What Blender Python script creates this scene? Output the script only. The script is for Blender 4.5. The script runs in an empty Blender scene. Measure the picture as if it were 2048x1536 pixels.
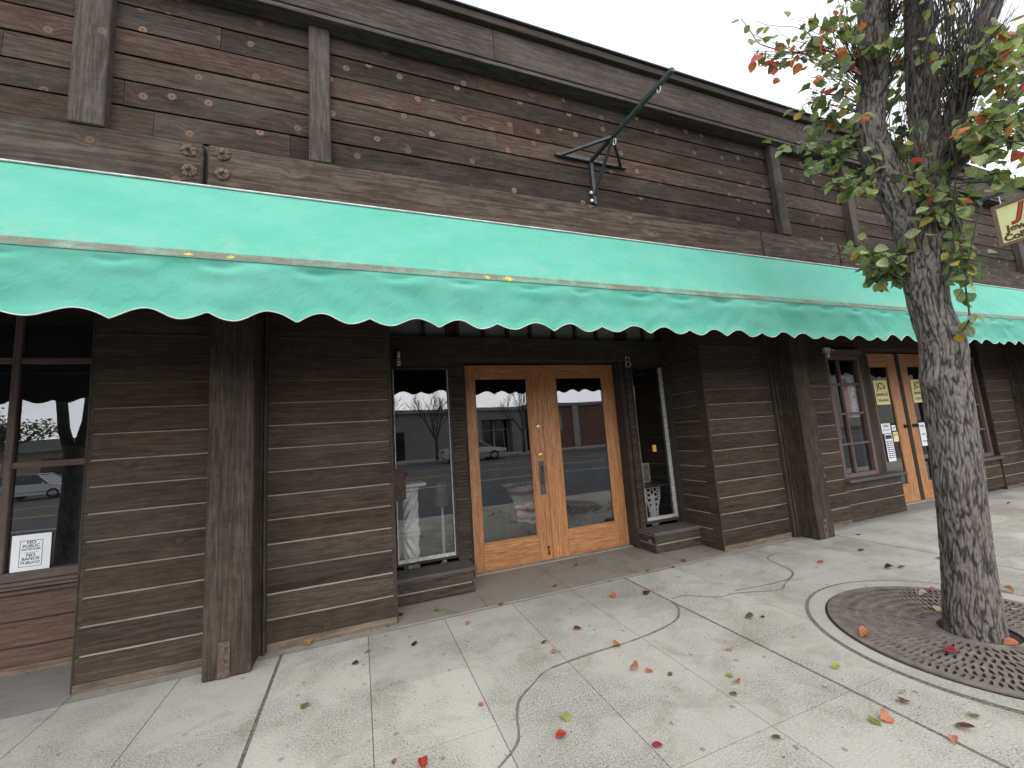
import bpy, math, random
from mathutils import Vector, Matrix, noise, Quaternion
R = math.radians
random.seed(7)
scene = bpy.context.scene
COL = scene.collection

# ------------------------------------------------------------------ camera
F_PX = 813.0                      # focal length in pixels of the 2048 px wide photograph
CAM_H = 1.35
YAW, PITCH, ROLL = 0.36432137, 0.12804923, -0.06905874
def _rot():
    A = Matrix(((math.cos(YAW), -math.sin(YAW), 0), (math.sin(YAW), math.cos(YAW), 0), (0, 0, 1)))
    B = Matrix(((1, 0, 0), (0, 0, -1), (0, 1, 0)))
    P = Matrix(((1, 0, 0), (0, math.cos(PITCH), math.sin(PITCH)), (0, -math.sin(PITCH), math.cos(PITCH))))
    Q = Matrix(((math.cos(ROLL), -math.sin(ROLL), 0), (math.sin(ROLL), math.cos(ROLL), 0), (0, 0, 1)))
    return Q @ P @ B @ A
CM = _rot()
CPOS = Vector((0, 0, CAM_H))
cd = bpy.data.cameras.new("camera")
cam = bpy.data.objects.new("camera", cd); COL.objects.link(cam)
cd.sensor_width = 36; cd.lens = 36 * F_PX / 2048; cd.clip_start = 0.05; cd.clip_end = 2000
mw = Matrix.Identity(4)
for i in range(3):
    mw[i][0] = CM[0][i]; mw[i][1] = -CM[1][i]; mw[i][2] = -CM[2][i]; mw[i][3] = CPOS[i]
cam.matrix_world = mw
scene.camera = cam

# ------------------------------------------------------------------ light
SUN_EL, SUN_AZ = R(58), R(205)    # high, behind the photographer and a little to the left
world = bpy.data.worlds.new("World"); scene.world = world
world.use_nodes = True
wn = world.node_tree; wn.nodes.clear()
w_out = wn.nodes.new('ShaderNodeOutputWorld'); w_bg = wn.nodes.new('ShaderNodeBackground')
w_sky = wn.nodes.new('ShaderNodeTexSky'); w_sky.sky_type = 'NISHITA'; w_sky.sun_disc = False
w_sky.sun_elevation = SUN_EL; w_sky.sun_rotation = SUN_AZ; w_sky.dust_density = 4; w_sky.air_density = 1.0
w_hs = wn.nodes.new('ShaderNodeHueSaturation'); w_hs.inputs['Saturation'].default_value = 0.25
wn.links.new(w_sky.outputs[0], w_hs.inputs['Color'])
w_tc = wn.nodes.new('ShaderNodeTexCoord'); w_ns = wn.nodes.new('ShaderNodeTexNoise')
w_ns.inputs['Scale'].default_value = 2.4; w_ns.inputs['Detail'].default_value = 6
w_map = wn.nodes.new('ShaderNodeMapping'); w_map.inputs['Scale'].default_value = (1, 1, 2.6)
wn.links.new(w_tc.outputs['Generated'], w_map.inputs[0]); wn.links.new(w_map.outputs[0], w_ns.inputs['Vector'])
w_cr = wn.nodes.new('ShaderNodeValToRGB')
w_cr.color_ramp.elements[0].position = 0.36; w_cr.color_ramp.elements[0].color = (11.0, 11.6, 12.6, 1)
w_cr.color_ramp.elements[1].position = 0.66; w_cr.color_ramp.elements[1].color = (19.5, 19.7, 20.0, 1)
wn.links.new(w_ns.outputs['Fac'], w_cr.inputs['Fac'])
w_mx = wn.nodes.new('ShaderNodeMix'); w_mx.data_type = 'RGBA'; w_mx.inputs[0].default_value = 0.85
wn.links.new(w_hs.outputs[0], w_mx.inputs[6]); wn.links.new(w_cr.outputs[0], w_mx.inputs[7])
w_sx = wn.nodes.new('ShaderNodeSeparateXYZ'); wn.links.new(w_tc.outputs['Generated'], w_sx.inputs[0])
w_mr = wn.nodes.new('ShaderNodeMapRange'); w_mr.interpolation_type = 'SMOOTHSTEP'
for q, v in ((1, 0.1), (2, -0.9), (3, 1.0), (4, 2.3)): w_mr.inputs[q].default_value = v
wn.links.new(w_sx.outputs[1], w_mr.inputs[0])
w_vm = wn.nodes.new('ShaderNodeMix'); w_vm.data_type = 'RGBA'; w_vm.blend_type = 'MULTIPLY'; w_vm.inputs[0].default_value = 1.0
wn.links.new(w_mx.outputs[2], w_vm.inputs[6]); wn.links.new(w_mr.outputs[0], w_vm.inputs[7])
wn.links.new(w_vm.outputs[2], w_bg.inputs['Color']); w_bg.inputs['Strength'].default_value = 0.10
wn.links.new(w_bg.outputs[0], w_out.inputs['Surface'])
sl = bpy.data.lights.new("overcast_sun", 'SUN'); sl.energy = 0.7; sl.angle = R(35); sl.color = (1, 0.97, 0.93)
so = bpy.data.objects.new("overcast_sun", sl); COL.objects.link(so)
sd = Vector((math.sin(SUN_AZ) * math.cos(SUN_EL), math.cos(SUN_AZ) * math.cos(SUN_EL), math.sin(SUN_EL)))
so.rotation_euler = sd.to_track_quat('Z', 'Y').to_euler()
scene.view_settings.view_transform = 'Standard'; scene.view_settings.look = 'None'
scene.view_settings.exposure = 0.0; scene.view_settings.gamma = 1.0
scene.render.resolution_x = 1024; scene.render.resolution_y = 768

# ------------------------------------------------------------------ helpers
def ray(px, py):
    d = CM.transposed() @ Vector(((px - 1024) / F_PX, (py - 768) / F_PX, 1.0))
    return d
def at(px, py, ax, val):
    """world point seen at photograph pixel (px, py) on the plane where coordinate ax equals val"""
    d = ray(px, py); t = (val - CPOS[ax]) / d[ax]
    return CPOS + d * t
def link(o, parent=None):
    COL.objects.link(o)
    if parent is not None: o.parent = parent
    return o
def tag(o, label=None, cat=None, group=None, kind=None):
    if label: o['label'] = label
    if cat: o['category'] = cat
    if group: o['group'] = group
    if kind: o['kind'] = kind
    return o
def empty(name, loc=(0, 0, 0), label=None, cat=None, group=None):
    o = bpy.data.objects.new(name, None); o.empty_display_size = 0.2
    o.location = loc; COL.objects.link(o)
    return tag(o, label, cat, group)

class MB:
    """collects faces for ONE mesh object; uv in metres with the grain along u"""
    def __init__(s): s.v = []; s.f = []; s.m = []; s.b = []; s.uv = []; s.marks = []
    def face(s, pts, m=0, b=0.0, uv=None):
        i = len(s.v); s.v += [tuple(p) for p in pts]; s.f.append(tuple(range(i, i + len(pts))))
        s.m.append(m); s.b.append(b)
        s.uv.append(uv if uv else [(p[0], p[2]) for p in pts])
    def box(s, x0, x1, y0, y1, z0, z1, m=0, b=None, grain=0, ch=0.0, rot=None):
        s.marks.append(len(s.f)); b = random.random() if b is None else b
        ou, ov = random.random() * 40, random.random() * 40
        lo = (min(x0, x1), min(y0, y1), min(z0, z1)); hi = (max(x0, x1), max(y0, y1), max(z0, z1))
        def add(pts):
            n = (Vector(pts[1]) - Vector(pts[0])).cross(Vector(pts[2]) - Vector(pts[0]))
            k = max(range(3), key=lambda q: abs(n[q]))
            ax = [q for q in range(3) if q != k]
            if grain in ax:
                o = [q for q in ax if q != grain][0]; uv = [(p[grain] + ou, p[o] + ov) for p in pts]
            else: uv = [(p[ax[0]] + ou, p[ax[1]] + ov) for p in pts]
            if rot: pts = [rot @ Vector(p) for p in pts]
            s.face(pts, m, b, uv)
        c = min(ch, *[(hi[q] - lo[q]) * 0.45 for q in range(3)])
        if c <= 0:
            X, Y, Z = (lo[0], hi[0]), (lo[1], hi[1]), (lo[2], hi[2])
            add([(X[0], Y[0], Z[0]), (X[1], Y[0], Z[0]), (X[1], Y[0], Z[1]), (X[0], Y[0], Z[1])])
            add([(X[1], Y[1], Z[0]), (X[0], Y[1], Z[0]), (X[0], Y[1], Z[1]), (X[1], Y[1], Z[1])])
            add([(X[0], Y[1], Z[0]), (X[0], Y[0], Z[0]), (X[0], Y[0], Z[1]), (X[0], Y[1], Z[1])])
            add([(X[1], Y[0], Z[0]), (X[1], Y[1], Z[0]), (X[1], Y[1], Z[1]), (X[1], Y[0], Z[1])])
            add([(X[0], Y[0], Z[1]), (X[1], Y[0], Z[1]), (X[1], Y[1], Z[1]), (X[0], Y[1], Z[1])])
            add([(X[0], Y[1], Z[0]), (X[1], Y[1], Z[0]), (X[1], Y[0], Z[0]), (X[0], Y[0], Z[0])])
            return
        # chamfered box: 6 inset faces + 12 edge strips + 8 corners
        def P(sx, sy, sz, k):
            q = [hi[0] if sx else lo[0], hi[1] if sy else lo[1], hi[2] if sz else lo[2]]
            sg = (sx, sy, sz)
            for a in range(3):
                if a != k: q[a] += -c if sg[a] else c
            return tuple(q)
        for k in range(3):
            a, d = [(1, 2), (2, 0), (0, 1)][k]
            for sgn in (0, 1):
                cs = [(0, 0), (1, 0), (1, 1), (0, 1)]
                if not sgn: cs = cs[::-1]
                pts = []
                for ca, cb in cs:
                    sg = [0, 0, 0]; sg[k] = sgn; sg[a] = ca; sg[d] = cb
                    pts.append(P(*sg, k))
                add(pts)
        cen = Vector([(lo[q] + hi[q]) / 2 for q in range(3)])
        def addo(pts):
            n = (Vector(pts[1]) - Vector(pts[0])).cross(Vector(pts[2]) - Vector(pts[0]))
            mid = sum((Vector(p) for p in pts), Vector()) / len(pts)
            add(pts if n.dot(mid - cen) > 0 else pts[::-1])
        for k in range(3):                       # edges running along axis k
            a, d = [q for q in range(3) if q != k]
            for sa in (0, 1):
                for sb in (0, 1):
                    sg0 = [0, 0, 0]; sg0[a] = sa; sg0[d] = sb; sg1 = list(sg0); sg1[k] = 1
                    addo([P(*sg0, a), P(*sg1, a), P(*sg1, d), P(*sg0, d)])
        for sx in (0, 1):
            for sy in (0, 1):
                for sz in (0, 1): addo([P(sx, sy, sz, 0), P(sx, sy, sz, 1), P(sx, sy, sz, 2)])
    def tube(s, pts, rad, n=8, m=0, b=None, cap=True):
        s.marks.append(len(s.f)); b = random.random() if b is None else b
        pts = [Vector(p) for p in pts]
        if not hasattr(rad, '__len__'): rad = [rad] * len(pts)
        rings = []; ref = None; L = 0; Ls = []
        for i, p in enumerate(pts):
            t = (pts[min(i + 1, len(pts) - 1)] - pts[max(i - 1, 0)])
            if t.length < 1e-9: t = Vector((0, 0, 1))
            t.normalize()
            if ref is None:
                ref = Vector((1, 0, 0)) if abs(t.x) < 0.8 else Vector((0, 1, 0))
            ref = (ref - t * ref.dot(t)).normalized(); q = t.cross(ref)
            if i: L += (p - pts[i - 1]).length
            Ls.append(L)
            rings.append([p + (ref * math.cos(2 * math.pi * k / n) + q * math.sin(2 * math.pi * k / n)) * rad[i] for k in range(n)])
        base = len(s.v)
        for r in rings: s.v += [tuple(p) for p in r]
        for i in range(len(pts) - 1):
            for k in range(n):
                k2 = (k + 1) % n
                s.f.append((base + i * n + k, base + i * n + k2, base + (i + 1) * n + k2, base + (i + 1) * n + k))
                s.m.append(m); s.b.append(b)
                c = 2 * math.pi * rad[i] / n
                s.uv.append([(Ls[i], k * c), (Ls[i], (k + 1) * c), (Ls[i + 1], (k + 1) * c), (Ls[i + 1], k * c)])
        if cap:
            for idx, rv in ((0, True), (len(pts) - 1, False)):
                r = list(range(base + idx * n, base + idx * n + n))
                if rv: r = r[::-1]
                s.f.append(tuple(r)); s.m.append(m); s.b.append(b); s.uv.append([(s.v[q][0], s.v[q][2]) for q in r])
    def lathe(s, prof, origin=(0, 0, 0), axis='Z', n=24, m=0, b=0.3):
        s.marks.append(len(s.f)); o = Vector(origin); base = len(s.v)
        for r, h in prof:
            for k in range(n):
                a = 2 * math.pi * k / n; c, d = r * math.cos(a), r * math.sin(a)
                p = {'Z': (c, d, h), 'Y': (c, -h, d), 'X': (h, c, d)}[axis]
                s.v.append(tuple(o + Vector(p)))
        for i in range(len(prof) - 1):
            for k in range(n):
                k2 = (k + 1) % n
                s.f.append((base + i * n + k, base + i * n + k2, base + (i + 1) * n + k2, base + (i + 1) * n + k))
                s.m.append(m); s.b.append(b); s.uv.append([(0, 0)] * 4)
    def prism(s, poly, f, m=0, b=0.3, w=0.02):
        """extrude 2d polygon; f(a, b, t) -> world point, t in {0, 1}"""
        A = [Vector(f(p[0], p[1], 0)) for p in poly]; B = [Vector(f(p[0], p[1], 1)) for p in poly]
        s.face(A, m, b); s.face(B[::-1], m, b)
        for i in range(len(poly)):
            j = (i + 1) % len(poly); s.face([A[j], A[i], B[i], B[j]], m, b)
    def pieces(s):
        """one MB for every box / tube / lathe that was added"""
        out = []; mk = s.marks + [len(s.f)]
        for a, e in zip(mk[:-1], mk[1:]):
            q = MB(); ids = {}
            for i in range(a, e):
                f = []
                for k in s.f[i]:
                    if k not in ids: ids[k] = len(q.v); q.v.append(s.v[k])
                    f.append(ids[k])
                q.f.append(tuple(f)); q.m.append(s.m[i]); q.b.append(s.b[i]); q.uv.append(s.uv[i])
            out.append(q)
        return out
    def each(s, name, mats, parent=None, **k): return [q.build(name, mats, parent, **k) for q in s.pieces()]
    def build(s, name, mats, parent=None, smooth=False, recalc=False):
        me = bpy.data.meshes.new(name)
        me.from_pydata(s.v, [], s.f)
        if not isinstance(mats, (list, tuple)): mats = [mats]
        for x in mats: me.materials.append(x)
        me.polygons.foreach_set('material_index', s.m)
        uvl = me.uv_layers.new(name='UVMap')
        flat = []
        for u in s.uv:
            for p in u: flat += [p[0], p[1]]
        uvl.data.foreach_set('uv', flat)
        at_ = me.attributes.new('bid', 'FLOAT', 'FACE'); at_.data.foreach_set('value', s.b)
        if smooth: me.polygons.foreach_set('use_smooth', [True] * len(me.polygons))
        me.update()
        if recalc:
            import bmesh
            bm = bmesh.new(); bm.from_mesh(me); bmesh.ops.recalc_face_normals(bm, faces=bm.faces); bm.to_mesh(me); bm.free()
        return link(bpy.data.objects.new(name, me), parent)

# ------------------------------------------------------------------ materials
class NT:
    def __init__(s, name):
        s.mat = bpy.data.materials.new(name); s.mat.use_nodes = True
        s.t = s.mat.node_tree; s.t.nodes.clear()
    def n(s, typ, ins=None, **pr):
        x = s.t.nodes.new('ShaderNode' + typ)
        for k, v in pr.items(): setattr(x, k, v)
        for k, v in (ins or {}).items():
            sock = x.inputs[k]
            if isinstance(v, bpy.types.NodeSocket): s.t.links.new(v, sock)
            else: sock.default_value = v
        return x
    def math(s, op, a, b=0.0, c=0.0, clamp=False):
        x = s.n('Math', {0: a, 1: b, 2: c}, operation=op); x.use_clamp = clamp; return x.outputs[0]
    def ss(s, v, lo, hi):
        x = s.n('MapRange', {0: v, 1: lo, 2: hi, 3: 0.0, 4: 1.0}, interpolation_type='SMOOTHSTEP'); return x.outputs[0]
    def mix(s, f, a, b, blend='MIX'):
        x = s.n('Mix', {0: f, 6: a, 7: b}, data_type='RGBA', blend_type=blend); return x.outputs[2]
    def ramp(s, f, stops):
        x = s.n('ValToRGB', {0: f}); e = x.color_ramp.elements
        while len(e) < len(stops): e.new(0.5)
        for q, (p, c) in zip(e, stops): q.position = p; q.color = (*c, 1) if len(c) == 3 else c
        return x.outputs[0]
    def noise(s, vec, scale, detail=4.0, rough=0.55, dist=0.0):
        return s.n('TexNoise', {'Vector': vec, 'Scale': scale, 'Detail': detail, 'Roughness': rough, 'Distortion': dist}).outputs['Fac']
    def xyz(s, a, b, c): return s.n('CombineXYZ', {0: a, 1: b, 2: c}).outputs[0]
    def out(s, col, rough=0.7, bump=None, bstr=0.3, bdist=0.01, metal=0.0, spec=0.4, **kw):
        p = s.n('BsdfPrincipled')
        for k, v in (('Base Color', col), ('Roughness', rough), ('Metallic', metal), ('Specular IOR Level', spec)):
            if isinstance(v, bpy.types.NodeSocket): s.t.links.new(v, p.inputs[k])
            elif k == 'Base Color': p.inputs[k].default_value = (*v, 1)
            else: p.inputs[k].default_value = v
        for k, v in kw.items(): p.inputs[k.replace('_', ' ')].default_value = v
        if bump is not None:
            bn = s.n('Bump', {'Height': bump, 'Strength': bstr, 'Distance': bdist})
            s.t.links.new(bn.outputs[0], p.inputs['Normal'])
        o = s.n('OutputMaterial', {'Surface': p.outputs[0]})
        s.p = p; s.o = o
        return s.mat
def V4(c): return (*c, 1.0)

def wood(name, dark, mid, light, knots=0.0, tint=0.5, weather=0.4, rough=0.8, gscale=1.0, wcol=(0.13, 0.115, 0.10), spec=0.10, scratch=1.0, red=(1.15, 0.9, 0.8), kmul=1.0):
    t = NT(name)
    uv = t.n('UVMap').outputs[0]; bid = t.n('Attribute', attribute_name='bid').outputs['Fac']
    sp = t.n('SeparateXYZ', {0: uv}); u, v = sp.outputs[0], sp.outputs[1]
    vor = t.n('TexVoronoi', {'Vector': uv, 'Scale': 5.2, 'Randomness': 1.0}, voronoi_dimensions='2D')
    crnd = t.n('SeparateColor', {0: vor.outputs['Color']})
    has = t.math('GREATER_THAN', crnd.outputs[0], 1.0 - max(knots, 0.001))
    dn = t.math('ADD', vor.outputs['Distance'], t.math('MULTIPLY', t.math('SUBTRACT', t.noise(uv, 40, 2), 0.5), 0.05))
    near = t.math('MULTIPLY', t.ss(dn, 0.42, 0.02), has)
    v2 = t.math('ADD', v, t.math('MULTIPLY', near, 0.03))
    b20 = t.math('MULTIPLY', bid, 23.0)
    g1 = t.noise(t.xyz(t.math('MULTIPLY', u, 5.0 * gscale), t.math('MULTIPLY', v2, 75 * gscale), b20), 1.0, 5, 0.62)
    g2 = t.noise(t.xyz(t.math('MULTIPLY', u, 0.8 * gscale), t.math('MULTIPLY', v2, 15 * gscale), b20), 1.0, 3, 0.5, 0.6)
    g3 = t.noise(t.xyz(t.math('MULTIPLY', u, 14.0 * gscale), t.math('MULTIPLY', v2, 30 * gscale), b20), 1.0, 6, 0.72, 0.4)
    ring = t.math('ADD', t.math('MULTIPLY', t.math('SINE', t.math('MULTIPLY', g2, 48.0)), 0.5), 0.5)
    g = t.math('ADD', t.math('MULTIPLY', g1, 0.40), t.math('ADD', t.math('MULTIPLY', g3, 0.36), t.math('ADD', t.math('MULTIPLY', ring, 0.10), t.math('MULTIPLY', g2, 0.16))))
    col = t.ramp(g, [(0.28, dark), (0.50, mid), (0.74, light)])
    wn1 = t.n('TexWhiteNoise', {'W': bid}, noise_dimensions='1D'); wc = t.n('SeparateColor', {0: wn1.outputs['Color']})
    col = t.mix(t.math('MULTIPLY', wc.outputs[0], tint), col, t.mix(1.0, col, V4(red), 'MULTIPLY'))
    br = t.math('ADD', 1.0 - tint * 0.45, t.math('MULTIPLY', wc.outputs[1], tint * 0.9))
    col = t.mix(1.0, col, t.n('CombineColor', {0: br, 1: br, 2: br}).outputs[0], 'MULTIPLY')
    geo = t.n('NewGeometry').outputs['Position']
    wv = t.n('Mapping', {'Vector': geo, 'Scale': (1.1, 1.1, 2.6)}).outputs[0]
    wm = t.ss(t.noise(wv, 1.6, 6, 0.65), 0.42, 0.70)
    col = t.mix(t.math('MULTIPLY', wm, weather), col, t.mix(0.45, col, V4(wcol)))
    # blotches of worn stain
    bl = t.ss(t.noise(wv, 6.0, 5, 0.7), 0.56, 0.75)
    col = t.mix(t.math('MULTIPLY', bl, weather * 0.5), col, V4(wcol))
    # pale raised fibres and scratches
    sc = t.ss(t.noise(t.xyz(t.math('MULTIPLY', u, 5.0), t.math('MULTIPLY', v2, 150), b20), 1.0, 3, 0.6), 0.64, 0.78)
    col = t.mix(t.math('MULTIPLY', sc, 0.35 * scratch), col, V4(tuple(min(1, c * 2.6) for c in mid)))
    spk = t.ss(t.noise(geo, 95, 2, 0.5), 0.72, 0.80)
    col = t.mix(t.math('MULTIPLY', spk, 0.3 * scratch), col, V4((0.30, 0.28, 0.25)))
    # knots: dark rim, tan core with a dark heart
    if knots > 0:
        kc = t.ramp(dn, [(0.0, (0.06, 0.03, 0.02)), (0.03, (0.16, 0.085, 0.05)), (0.075, (0.25, 0.17, 0.12)), (0.115, (0.10, 0.06, 0.045)), (0.14, (0.05, 0.035, 0.03))])
        kc = t.mix(1.0, kc, V4((kmul, kmul, kmul)), 'MULTIPLY')
        rr = t.math('MULTIPLY', t.ss(dn, 0.15, 0.11), has)
        col = t.mix(t.math('MULTIPLY', rr, t.math('ADD', 0.25, t.math('MULTIPLY', crnd.outputs[1], 0.65))), col, kc)
    h = t.math('ADD', g1, t.math('ADD', t.math('MULTIPLY', g3, 0.5), t.math('MULTIPLY', ring, 0.15)))
    return t.out(col, rough, h, 0.45, 0.006, spec=spec)

M = {}
M['upper'] = wood('weathered_upper_siding', (0.010, 0.0075, 0.006), (0.042, 0.032, 0.026), (0.098, 0.077, 0.065), knots=0.55, tint=0.9, weather=0.55, red=(1.28, 0.97, 0.80), wcol=(0.115, 0.098, 0.084))
M['upper_edge'] = wood('siding_edge_dark', (0.02, 0.015, 0.012), (0.05, 0.04, 0.034), (0.09, 0.07, 0.06), weather=0.2)
M['beam'] = wood('weathered_beam', (0.012, 0.009, 0.007), (0.054, 0.041, 0.032), (0.16, 0.128, 0.100), knots=0.16, tint=0.3, weather=0.6, gscale=0.6, scratch=2.4)
M['trim'] = wood('upper_trim', (0.018, 0.014, 0.012), (0.056, 0.046, 0.040), (0.13, 0.110, 0.096), knots=0.06, tint=0.3, weather=0.6)
M['lower'] = wood('stained_lower_siding', (0.014, 0.010, 0.0075), (0.049, 0.037, 0.028), (0.098, 0.077, 0.060), knots=0.12, tint=0.5, weather=0.6, wcol=(0.086, 0.072, 0.057), red=(1.15, 0.95, 0.84), kmul=0.42)
M['lower_edge'] = wood('siding_lit_dusty_ledge', (0.15, 0.125, 0.10), (0.27, 0.235, 0.19), (0.37, 0.33, 0.275), tint=0.3, weather=0.2, rough=0.9)  # pale board tops: dust plus the light they catch, put into the colour
M['sill_board'] = wood('worn_base_board', (0.05, 0.034, 0.024), (0.12, 0.086, 0.062), (0.26, 0.205, 0.155), tint=0.3, weather=0.9, wcol=(0.26, 0.215, 0.165))
M['post'] = wood('rough_sawn_post', (0.013, 0.0095, 0.007), (0.047, 0.036, 0.028), (0.108, 0.087, 0.069), knots=0.015, tint=0.15, weather=0.75, wcol=(0.10, 0.083, 0.066))
M['dark_wood'] = wood('dark_frame_wood', (0.022, 0.017, 0.014), (0.047, 0.038, 0.031), (0.08, 0.066, 0.055), tint=0.3, weather=0.4)
M['window_wood'] = wood('brown_window_frame', (0.075, 0.052, 0.045), (0.12, 0.088, 0.076), (0.16, 0.125, 0.11), tint=0.2, weather=0.4, wcol=(0.18, 0.16, 0.15), gscale=0.8)
M['oak'] = wood('varnished_oak', (0.13, 0.044, 0.014), (0.38, 0.165, 0.058), (0.62, 0.335, 0.16), tint=0.18, weather=0.25, rough=0.42, wcol=(0.36, 0.17, 0.075), spec=0.5, scratch=0.2, red=(1.05, 0.92, 0.85))
M['step_top'] = wood('grey_ledge_slab', (0.05, 0.046, 0.042), (0.085, 0.078, 0.072), (0.13, 0.12, 0.11), tint=0.2, weather=0.6, wcol=(0.17, 0.16, 0.145))
M['carved'] = wood('carved_dark_wood', (0.03, 0.02, 0.014), (0.06, 0.04, 0.03), (0.1, 0.07, 0.05), tint=0.3, weather=0.2, rough=0.35, spec=0.6)

def plain(name, col, rough=0.6, metal=0.0, var=0.25, scale=18, bump=0.15, spec=0.4, **kw):
    t = NT(name); p = t.n('NewGeometry').outputs['Position']
    a = t.noise(p, scale, 5, 0.6)
    c = t.mix(t.ss(a, 0.3, 0.75), V4(tuple(x * (1 - var) for x in col)), V4(tuple(min(1, x * (1 + var)) for x in col)))
    return t.out(c, rough, a, bump, 0.004, metal, spec, **kw)
M['steel'] = plain('dark_painted_steel', (0.05, 0.055, 0.062), 0.45, 0.3, 0.3, 30)
M['rust'] = plain('rusty_iron', (0.13, 0.088, 0.066), 0.85, 0.1, 0.6, 60, 0.5)
M['plate'] = plain('painted_anchor_plate', (0.10, 0.068, 0.055), 0.75, 0.0, 0.35, 40, 0.3)
M['brass'] = plain('brass', (0.62, 0.46, 0.2), 0.28, 1.0, 0.1)
M['bronze'] = plain('bronze_handle_plate', (0.11, 0.105, 0.095), 0.42, 0.6, 0.2, 25)
M['letter'] = plain('tarnished_letter', (0.34, 0.33, 0.26), 0.6, 0.3, 0.2)
M['black'] = plain('black_metal', (0.012, 0.012, 0.014), 0.5, 0.2)
M['white_paint'] = plain('peeling_white_paint', (0.42, 0.41, 0.39), 0.7, 0, 0.35, 35, 0.3)
M['white_wall'] = plain('white_metal', (0.62, 0.62, 0.6), 0.5)
M['paper'] = plain('white_paper', (0.80, 0.80, 0.80), 0.8, 0, 0.03, 8, 0)
M['ink'] = plain('grey_ink', (0.07, 0.075, 0.085), 0.8, 0, 0.1, 20, 0)
M['ink_dark'] = plain('brown_ink', (0.055, 0.03, 0.01), 0.8, 0, 0.1, 20, 0)
M['yellow_paper'] = plain('yellow_paper', (0.78, 0.70, 0.34), 0.8, 0, 0.05, 8, 0)
M['orange_paper'] = plain('orange_sticker', (0.85, 0.45, 0.12), 0.6, 0, 0.05, 8, 0)
M['blue_ink'] = plain('blue_ink', (0.03, 0.045, 0.13), 0.8, 0, 0.1, 20, 0)
M['sign_yellow'] = plain('sign_pale_yellow', (0.72, 0.70, 0.36), 0.55, 0, 0.08, 6, 0)
M['sign_red'] = plain('sign_red_letter', (0.55, 0.05, 0.04), 0.5, 0, 0.1, 10, 0)
M['sign_brown'] = plain('sign_brown_letter', (0.20, 0.065, 0.02), 0.55, 0, 0.15, 10, 0)
M['letter_edge'] = plain('letter_dark_outline', (0.05, 0.02, 0.01), 0.6, 0, 0.1, 10, 0)
M['sign_frame'] = wood('sign_frame_wood', (0.10, 0.06, 0.045), (0.19, 0.12, 0.095), (0.30, 0.21, 0.17), tint=0.3, weather=0.6)
M['cream_pipe'] = plain('cream_piping', (0.50, 0.52, 0.44), 0.7, 0, 0.2, 20, 0)
M['top_pipe'] = plain('weathered_white_rail', (0.55, 0.58, 0.54), 0.6, 0, 0.25, 12, 0)
M['plaster'] = plain('white_plaster', (0.72, 0.70, 0.65), 0.8, 0, 0.15, 30, 0.2)
M['white_iron'] = plain('white_cast_iron', (0.75, 0.76, 0.74), 0.5, 0, 0.1)
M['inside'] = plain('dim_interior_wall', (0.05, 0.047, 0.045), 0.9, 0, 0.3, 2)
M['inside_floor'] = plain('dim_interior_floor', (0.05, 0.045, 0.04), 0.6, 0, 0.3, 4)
M['soffit'] = wood('soffit_boards', (0.02, 0.017, 0.014), (0.05, 0.043, 0.037), (0.08, 0.07, 0.06), tint=0.3)
M['mailbox'] = plain('brown_mailbox', (0.04, 0.024, 0.019), 0.75, 0.0, 0.3, spec=0.15)
M['roof'] = plain('roofing_felt', (0.06, 0.06, 0.06), 0.9)
M['stucco'] = plain('pale_stucco', (0.40, 0.38, 0.35), 0.9, 0, 0.12, 3)
M['stucco_dim'] = plain('grey_stucco', (0.28, 0.27, 0.26), 0.9, 0, 0.12, 3)
M['rubber'] = plain('tyre_rubber', (0.02, 0.02, 0.02), 0.8)
M['silver'] = plain('silver_car_paint', (0.50, 0.52, 0.54), 0.25, 0.5, 0.03, 3, 0)
M['silver_suv'] = plain('pale_silver_car_paint', (0.56, 0.57, 0.58), 0.28, 0.4, 0.03, 3, 0)
M['car_glass'] = plain('dark_car_glass', (0.015, 0.017, 0.02), 0.08, 0, 0.1, 3, 0, spec=0.8)
M['alloy'] = plain('alloy_rim', (0.45, 0.45, 0.46), 0.35, 0.8)
M['lamp_lens'] = plain('lamp_lens', (0.7, 0.7, 0.68), 0.15)
M['tail_lens'] = plain('tail_lens', (0.4, 0.03, 0.02), 0.2)
M['far_bark'] = plain('far_bark', (0.075, 0.065, 0.058), 0.9, 0, 0.4, 14, 0.5)
M['far_leaf'] = plain('evergreen_leaf', (0.045, 0.065, 0.032), 0.6, 0, 0.5, 3)
M['line_white'] = plain('road_paint_white', (0.62, 0.62, 0.60), 0.8, 0, 0.25, 9)
M['line_yellow'] = plain('road_paint_yellow', (0.55, 0.40, 0.08), 0.8, 0, 0.25, 9)
M['asphalt'] = plain('asphalt', (0.055, 0.056, 0.058), 0.9, 0, 0.35, 45, 0.4)
M['soil'] = plain('dark_soil', (0.03, 0.024, 0.02), 0.95, 0, 0.5, 40, 0.6)
M['joint'] = plain('joint_filler', (0.15, 0.132, 0.108), 0.95, 0, 0.5, 60, 0.6)
M['grate'] = plain('rusty_cast_grate', (0.165, 0.135, 0.118), 0.7, 0.1, 0.28, 14, 0.15)
M['sealant'] = plain('crack_sealant', (0.15, 0.142, 0.125), 0.85, 0, 0.25, 30, 0.2)
M['earth'] = plain('distant_ground', (0.16, 0.15, 0.13), 0.95, 0, 0.3, 0.6)

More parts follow.
